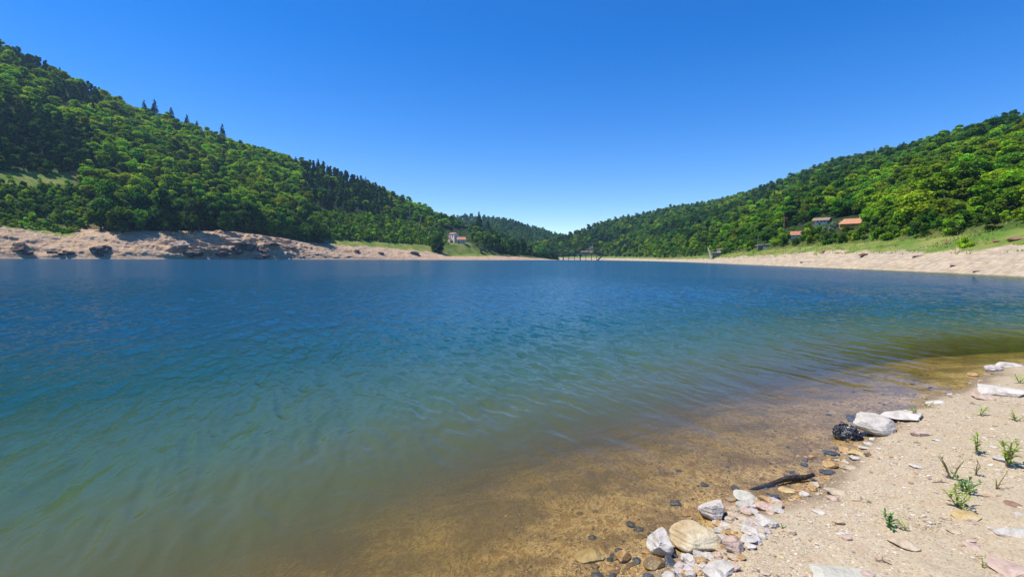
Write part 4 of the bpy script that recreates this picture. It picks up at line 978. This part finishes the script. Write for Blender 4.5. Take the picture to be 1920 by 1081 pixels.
# small loose stones along the waterline and on the gravel
r = random.Random(5); k = 0
for _ in range(1300):
    px, py = r.uniform(1050, 1915), r.uniform(690, 1078); G = ground(px, py); d = float(sdf(np.array([G[0]]), np.array([G[1]]))[0])
    near_edge = -0.32 < d < 0.10
    if not (near_edge and r.random() < .75 or (-.9 < d < 0 and r.random() < .16) or (0 < d < 1.6 and r.random() < .06)): continue
    s_ = proj(G)[2] / 900; w_ = r.uniform(.022, .085) / s_
    if w_ < 7: continue
    if d < -0.02: cl, lab, grp = r.choice([('brown', 'small wet brown stone in the shallow water by the shore', 'small brown stones in the shallows'), ('ochre', 'small wet ochre stone in the shallow water by the shore', 'small ochre stones in the shallows'), ('slate', 'small wet dark stone in the shallow water by the shore', 'small dark stones in the shallows')])
    elif d < .14: cl, lab, grp = r.choice([('white', 'small whitish stone lying along the waterline', 'small white stones along the waterline'), ('grey', 'small grey stone lying along the waterline', 'small grey stones along the waterline'), ('tan', 'small tan stone lying along the waterline', 'small tan stones along the waterline'), ('ochre', 'small orange stone lying along the waterline', 'small orange stones along the waterline')])
    else: cl, lab, grp = r.choice([('white', 'small whitish stone scattered on the beach gravel', 'small white stones on the gravel'), ('tan', 'small tan stone scattered on the beach gravel', 'small tan stones on the gravel'), ('pink', 'small pinkish stone scattered on the beach gravel', 'small pink stones on the gravel')])
    stone(px, py, w_, w_ * .6, r.choice(['angular', 'round', 'slab']), cl, lab, grp, name='small_stone', bury=.25); k += 1
    if k >= 270: break

# rocks in the banks; shade of the hollows is painted into the dark ones
def bank_rock(hill, px, py, w, h, col, label, grp, tm=1.0, out=0.05, kind='jagged'):
    P = hill.at_px(px, py + .3 * h, tm); s = proj(P)[2] / 900; V = rock_verts(kind, int(px * 3 + py)) * 0.5 * np.array([w * s * .85, w * s * .7, h * s * 1.1])
    o = link('rock_outcrop', make_mesh('rock_outcrop', V, ICO4[1], (RM[col],), False)); u = np.array([P[0], P[1], 0]); u /= np.linalg.norm(u)
    o.location = P - u * out * w * s * .3 + np.array([0, 0, .2 * h * s]); o.rotation_euler = (random.uniform(-.2, .2), random.uniform(-.15, .15), face_yaw(P) + random.uniform(-.3, .3)); tag(o, label, 'rock', grp)
GL = 'dark rocks in the left bank'
for px, py, w_, h_, lab in ((39,457,26,9,'small dark rock high on the bank at the far left'), (36,466,30,13,'dark cracked rock under the highest one at the far left'), (53,473,24,9,'low dark rock near the water at the far left'), (98,472,20,8,'small dark rock at the waterline left of the grassy tongue'),
     (128,472,26,12,'dark pointed rock below the grassy tongue'), (113,476,16,6,'little dark rock close to the water below the grassy tongue'), (188,467,50,17,'wide overhanging rock painted shade-dark on the pale bank, the largest at the left'), (190,478,18,6,'small dark rock just below the wide overhanging one'),
     (362,474,40,16,'dark rock at the waterline under the shaded trees, first of the rugged stretch'), (398,462,36,9,'flat dark ledge half way up the rugged stretch'), (418,474,34,14,'dark rock by the water in the middle of the rugged stretch'), (446,470,30,20,'tall dark rock beside the big pale slab of the rugged stretch'),
     (466,460,36,24,'biggest dark rock face in the rugged stretch of the left bank'), (490,467,34,12,'dark rock right of the biggest rock face'), (498,479,30,8,'low dark rock at the waterline right of the biggest rock face'), (512,457,44,8,'long dark ledge above the right end of the rugged stretch'), (545,462,24,8,'last dark rock at the right end of the rugged stretch'), (668,470,16,8,'small grey rock on the rubble right of the shaded trees'), (714,474,16,7,'grey rock low on the rubble of the left bank'), (778,474,22,7,'pale topped rock above the water left of the lakeside house')):
    bank_rock(HL, px, py, w_, h_, 'dark', lab, GL)
for px, py, w_, h_, cl, lab in ((340,458,44,18,'bank','rounded pale rock in the sunlit gap of the shaded left bank'), (445,452,50,14,'bank','pale rock ridge above the biggest dark rock face'), (480,476,46,14,'bank','pale slab by the water below the biggest dark rock face'), (425,465,40,12,'bank','pale jutting rock in the middle of the rugged stretch')):
    bank_rock(HL, px, py, w_, h_, cl, lab, 'pale rocks in the left bank')
GR = 'rocks on the right bank'
for px, py, w_, h_, cl, lab in ((1776,455,12,9,'redbrown','dark pointed rock where the sand meets the grass on the right bank'), (1905,447,34,10,'redbrown','red brown crumbling outcrop at the right edge above the sand'), (1866,452,20,6,'redbrown','low red brown outcrop left of the larger one at the right edge'), (1544,471,12,5,'bank','small rock on the sand below the silvery shrub'),
     (1620,477,22,4,'bank','flat rock layer on the sand below the orange house'), (1722,478,26,4,'bank','flat rock layer in the middle of the right sandy bank'), (1790,496,20,3,'bank','thin rock layer low on the right sandy bank'), (1838,505,26,3,'bank','thin flat rock layer near the water at the right'), (1505,491,8,3,'dark','tiny dark rock at the right waterline')):
    bank_rock(HR, px, py, w_, h_, cl, lab, GR, 1.0, .2, 'slab' if h_ < 6 else 'jagged')

# dark clump of waterlogged debris, and the branch
G = ground(1588, 822); s_ = proj(G)[2] / 900; h = empty('mussel_clump', G, face_yaw(G)); tag(h, 'dark speckled clump of shells and weed in the water beside the big wedge boulder', 'clump')
V = rock_verts('round', 91) * .5 * np.array([44 * s_, 36 * s_, 34 * s_]); b = link('core', make_mesh('core', V + np.array([0, 0, 10 * s_]), ICO4[1], (RM['slate'],), True), h)
rg = np.random.default_rng(8); ii = rg.choice(len(V), 1300); N = V[ii] / np.linalg.norm(V[ii], axis=1)[:, None]
Vq, Fq = leaf_quads(V[ii] * 1.03 + np.array([0, 0, 10 * s_]), N, .024, rg, .9); t = NT('shell_flakes'); oi = t.noise(t.pos(), 60, 3)
M_SHELL = t.pbr(t.ramp(oi, [(.5, (.015, .015, .018)), (.66, (.28, .27, .28))]), .3, None, .6); link('flakes', make_mesh('flakes', Vq, Fq, (M_SHELL,)), h)
A0, A1, A2, A3 = (ground(*q_) + np.array([0, 0, z_]) for q_, z_ in (((1394, 919), -.005), ((1445, 912), .02), ((1490, 903), .035), ((1526, 901), .05)))
b = MB(); b.tube([A0 + (A1 - A0) * f for f in (0, .5)] + [A1, (A1 + A2) / 2 + (0, 0, .01), A2, (A2 + A3) / 2 + (0, 0, -.01), A3], [.004, .011, .016, .019, .023, .020, .014], 9)
M_WETWOOD = plain('wet_dark_wood', (0.035, 0.024, 0.017), 0.35, 0.4, 25, 0.5); o = b.build('branch', M_WETWOOD, None, True); tag(o, 'dark wet branch lying in the shallows at the water edge', 'branch')

M_TWIG = plain('dry_twig', (0.16, 0.11, 0.07), .9, .35, 30)
r = random.Random(31)
for k, (px, py) in enumerate(((1713,830),(1748,905),(1642,1052),(1868,930),(1850,820))):
    G = ground(px, py); a = r.uniform(-.8, .8); L = r.uniform(.06, .16); d_ = np.array([math.cos(a), math.sin(a), 0])
    b = MB(); b.tube([(0, 0, 0.004), d_ * L * .5 + np.array([0, .012, .012]), d_ * L + np.array([0, 0, .006])], [.004, .0035, .002], 6); b.tube([d_ * L * .5 + np.array([0, .012, .012]), d_ * L * .7 + np.array([0, .04, .02])], [.0025, .0015], 5)
    o = b.build('twig', M_TWIG, None, True); o.location = G; tag(o, 'thin dry brown twig lying on the beach gravel', 'twig', 'dry twigs on the gravel')
# ------------------------------------------------------------------ gravel
rg = np.random.default_rng(17); n = 120000
px = rg.uniform(900, 2050, n); py = rg.uniform(690, 1110, n); w_ = np.clip((py - 660) / 400, 0.1, 1); keep = rg.uniform(size=n) < w_ ** 0.6; px, py = px[keep], py[keep]
dr = F_[None] * FPX + R_[None] * (px[:, None] - PCX) - U_[None] * (py[:, None] - PCY); z = np.zeros(len(px))
for _ in range(10):
    xy = CAM[:2] + dr[:, :2] * ((z - CAMZ) / dr[:, 2])[:, None]; z = .5 * z + .5 * bedz(xy[:, 0], xy[:, 1])
d = sdf(xy[:, 0], xy[:, 1]); dist = np.hypot(xy[:, 0], xy[:, 1])
patch = fbm(xy[:, 0] / .5, xy[:, 1] / .5, 2.2, 3); ok = (d > -1.3) & (dist < 12) & (rg.uniform(size=len(d)) < np.where(d < 0, .5, np.clip(.62 + .7 * patch, .15, 1)))
xy, z, d, dist = xy[ok], z[ok], d[ok], dist[ok]; n = len(z); print('GRAVEL', n)
size = np.clip(rg.lognormal(math.log(.0062), .6, n), .003, .032) * np.clip(dist / 4.5, .75, 1.8)
iv, if_ = ico(1); iv = iv; m_ = len(iv); BASE = []
for k in range(12):
    BASE.append(rock_verts('angular' if k % 2 else 'round', 500 + k, (iv, if_)))
BASE = np.array(BASE); th = rg.uniform(0, 6.28, n); c_, s2 = np.cos(th), np.sin(th); L = BASE[rg.integers(0, 12, n)] * np.stack([rg.uniform(.7, 1.3, n), rg.uniform(.6, 1.1, n), rg.uniform(.3, .75, n)], 1)[:, None, :] * size[:, None, None] * .5
V = np.stack([L[..., 0] * c_[:, None] - L[..., 1] * s2[:, None] + xy[:, 0:1], L[..., 0] * s2[:, None] + L[..., 1] * c_[:, None] + xy[:, 1:2], L[..., 2] + (z + .12 * size)[:, None]], -1).reshape(-1, 3)
Fc = (if_[None] + (np.arange(n) * m_)[:, None, None]).reshape(-1, 3)
pal = np.array([(.56,.47,.34),(.58,.50,.38),(.48,.36,.22),(.40,.27,.17),(.62,.55,.44),(.30,.23,.17),(.50,.33,.24),(.20,.18,.16),(.54,.42,.22)]); palw = np.array([(.28,.18,.07),(.44,.28,.11),(.17,.12,.07),(.56,.37,.15),(.36,.28,.17),(.10,.08,.06),(.62,.48,.25)])
pc = np.where((d > .06)[:, None], pal[rg.choice(9, n, p=[.24,.16,.2,.1,.08,.06,.08,.03,.05])], palw[rg.integers(0, 7, n)]) * rg.uniform(.8, 1.15, (n, 1))
t = NT('pebbles'); M_PEB = t.pbr(t.attr('tint', 'Color'), .85, None, .25)
o = link('gravel', make_mesh('gravel', V, Fc, (M_PEB,), False, {'tint': np.repeat(pc, m_, 0)})); tag(o, 'fine beach gravel along the shore', None, None, 'stuff')

# ------------------------------------------------------------------ grass on the banks
rg = np.random.default_rng(23); pts = []
def tufts(hill, t0, t1, sp, p0, p1, f):
    for P in scatter(hill, t0, t1, sp, rg, p0, p1):
        q = proj(P)
        if f(q[0], q[1], P): pts.append((P, q[2]))
tufts(HR, 1.55, 3.1, 1.15, 1230, 2150, lambda x, y, P: rg.uniform() < .5 + fbm(P[0] / 7, P[1] / 7, 0, 2) * 1.3 + .5 * (y < np.interp(x, [1250, 1450, 1640, 1830, 1920], [483, 468, 455, 445, 428])))
tufts(HL, 1.7, 3.1, 1.7, 590, 850, lambda x, y, P: rg.uniform() < .6); tufts(HL, 1.7, 3.4, 1.7, -60, 160, lambda x, y, P: rg.uniform() < .75); tufts(HL, 1.5, 3.1, 1.8, 835, 925, lambda x, y, P: rg.uniform() < .5)
P_ = np.array([p[0] for p in pts]); n = len(P_); nb = 9; H = np.repeat(rg.uniform(.2, .65, n), nb); base = np.repeat(P_, nb, 0) + rg.normal(size=(n * nb, 3)) * np.array([.35, .35, 0]); a = rg.uniform(0, 6.28, n * nb); e = np.stack([np.cos(a), np.sin(a), 0 * a], 1); ln = rg.normal(size=(n * nb, 3)) * np.array([.35, .35, 0])
V = np.stack([base - e * .07, base + e * .07, base + ln * H[:, None] + np.stack([0 * a, 0 * a, H], 1)], 1).reshape(-1, 3)
gp = np.array([(.30,.29,.06),(.20,.26,.04),(.38,.33,.11),(.13,.21,.03),(.44,.36,.17)]); gq = gp[rg.choice(5, n, p=[.26,.26,.2,.18,.10])]; gk = sm(1700, 1820, proj(P_)[0])[:, None] * rg.uniform(.5, 1, (n, 1)); gc = np.repeat(gq * (1 - gk) + np.array([.17,.27,.035]) * gk, nb * 3, 0)
t = NT('bank_grass'); M_GRASS = t.pbr(t.attr('tint', 'Color'), .9, None, .1); o = link('grass', make_mesh('grass', V, np.arange(len(V)).reshape(-1, 3), (M_GRASS,), False, {'tint': gc})); tag(o, 'yellow green grass along the tops of both banks', None, None, 'stuff'); print('TUFTS', n)

# ------------------------------------------------------------------ plants on the beach
M_LEAF = leaf_mat('weed_leaf', (0.30, 0.43, 0.08), .12, .012, .35); M_LEAFD = leaf_mat('weed_leaf_deep', (0.12, 0.28, 0.06), .12, .012, .3); M_DRYLEAF = leaf_mat('weed_leaf_dry', (0.30, 0.29, 0.12), .12, .012, .3); M_STEM = plain('weed_stem', (0.20, 0.16, 0.07), .8, .25, 20)
def lance(b, p, d, L, wd, droop):
    d = np.array(d, float); d /= np.linalg.norm(d); side = np.cross(d, (0, 0, 1)); side /= np.linalg.norm(side) + 1e-9; up = np.cross(side, d); V = []
    for f, q_ in ((0, .12), (.3, .9), (.6, 1.0), (.85, .5)):
        c = p + d * L * f - np.array([0, 0, droop * L * f * f]); V += [c - side * wd * q_ + up * wd * .35 * q_, c, c + side * wd * q_ + up * wd * .35 * q_]
    V.append(p + d * L - np.array([0, 0, droop * L])); Fc = []
    for i in range(3): k = 3 * i; Fc += [(k, k+1, k+4, k+3), (k+1, k+2, k+5, k+4)]
    Fc += [(9, 10, 12), (10, 11, 12)]; b.add(V, Fc)
def weed(px, py, hpx, mat, label, stems=2, pairs=6, leaf=.5, spread=.3, wide=.12, lean=0.0):
    r = random.Random(int(px * 5 + py)); G = ground(px, py); s = proj(G)[2] / 900; H = hpx * s * 1.08
    h = empty('weed_plant', G, face_yaw(G)); tag(h, label, 'plant', 'green plants on the gravel beach'); st, lf = MB(), MB()
    for k in range(stems):
        a = r.uniform(0, 6.28); hk = H * r.uniform(.6, 1.0) if k else H; tip = np.array([math.cos(a) * spread * H + lean * H, math.sin(a) * spread * H, hk * .86]); mid = tip * .5 + np.array([0, 0, .06 * H])
        st.tube([(0, 0, -.01), mid, tip], [.028 * H, .022 * H, .01 * H], 5)
        for i in range(pairs):
            f = .22 + .78 * i / (pairs - 1); p = (2 * f * mid if f < .5 else mid + (tip - mid) * (f - .5) * 2); th = a + i * 2.4
            for o_ in (0, 3.14):
                el = .35 + .55 * f + r.uniform(-.2, .2); L = leaf * H * r.uniform(.6, 1.05) * (1 - .35 * f); t2 = th + o_ + r.uniform(-.4, .4)
                lance(lf, p, (math.cos(t2) * math.cos(el), math.sin(t2) * math.cos(el), math.sin(el)), L, L * wide, r.uniform(.1, .5))
    st.build('stem', M_STEM, h); me = make_mesh('foliage', lf.v, lf.f, (mat,), False, {'leafv': np.repeat(np.random.default_rng(int(px)).uniform(.2, .9, len(lf.v) // 13), 13)}); link('foliage', me, h)
weed(1831, 852, 40, M_LEAF, 'small upright plant with narrow leaves, left of the tallest one', 2, 6, .5, .15)
weed(1888, 874, 56, M_LEAF, 'tallest leafy plant near the right edge of the beach', 4, 8, .42, .25)
weed(1784, 898, 48, M_DRYLEAF, 'sparse stalky plant with drooping leaves at the left of the plant group', 3, 5, .36, .4, .09)
weed(1829, 890, 30, M_DRYLEAF, 'thin drying plant in the middle of the plant group', 2, 5, .45, .4, .1)
weed(1812, 924, 30, M_LEAFD, 'bushy dark green plant in the front half of the plant group', 5, 6, .6, .6, .14)
weed(1797, 952, 36, M_LEAF, 'light green plant just behind the yellow flat stone', 5, 6, .55, .55, .12)
weed(1868, 916, 34, M_DRYLEAF, 'withered thin plant right of the plant group', 2, 4, .4, .35, .09)
weed(1673, 994, 30, M_LEAFD, 'low plant alone on the lower gravel', 4, 6, .6, .5, .13)
weed(1701, 995, 18, M_LEAF, 'small sprouting plant right beside the low lone plant', 3, 4, .7, .8, .12)
weed(1838, 778, 20, M_LEAF, 'small plant on the upper gravel below the long white stone', 3, 4, .6, .4)
weed(1905, 790, 20, M_LEAF, 'small yellowish plant on the right edge above the tallest plant', 3, 4, .7, .6)
weed(1719, 782, 18, M_LEAFD, 'plant with dark stem growing behind the big wedge boulder', 3, 5, .6, .6)
weed(1740, 764, 12, M_LEAF, 'tiny plant by the small white waterline stone', 3, 4, .7, .7)
weed(1629, 943, 9, M_LEAFD, 'tiny green sprout alone in the middle of the gravel', 2, 3, .8, .6, .16)
weed(1842, 1064, 20, M_LEAF, 'tiny sprout by the flat pinkish slab in the lower right', 2, 4, .5, .2)
weed(1912, 718, 16, M_LEAF, 'grassy plant above the long white stone', 4, 4, .8, .5, .08)
weed(1470, 990, 8, M_LEAFD, 'tiny green plant at the sand edge right of the stone pile', 3, 3, .8, .6, .16)
weed(1366, 866, 18, M_LEAF, 'single green shoot poking out of the shallow water', 1, 4, .6, .1, .07)

# ------------------------------------------------------------------ haze
hz_ = MB(); hz_.box(-2700, 2700, -700, 2700, -9.5, 420)
t = NT('haze_air'); t.n.remove(t.bsdf); pv = t.new('VolumePrincipled'); pv.inputs['Color'].default_value = (0.45, 0.70, 1.0, 1); pv.inputs['Density'].default_value = 0.00012; pv.inputs['Anisotropy'].default_value = 0.2
t.l.new(pv.outputs[0], t.out.inputs['Volume'])
tag(hz_.build('haze', t.m), 'thin bluish summer haze over the valley', None, None, 'stuff')
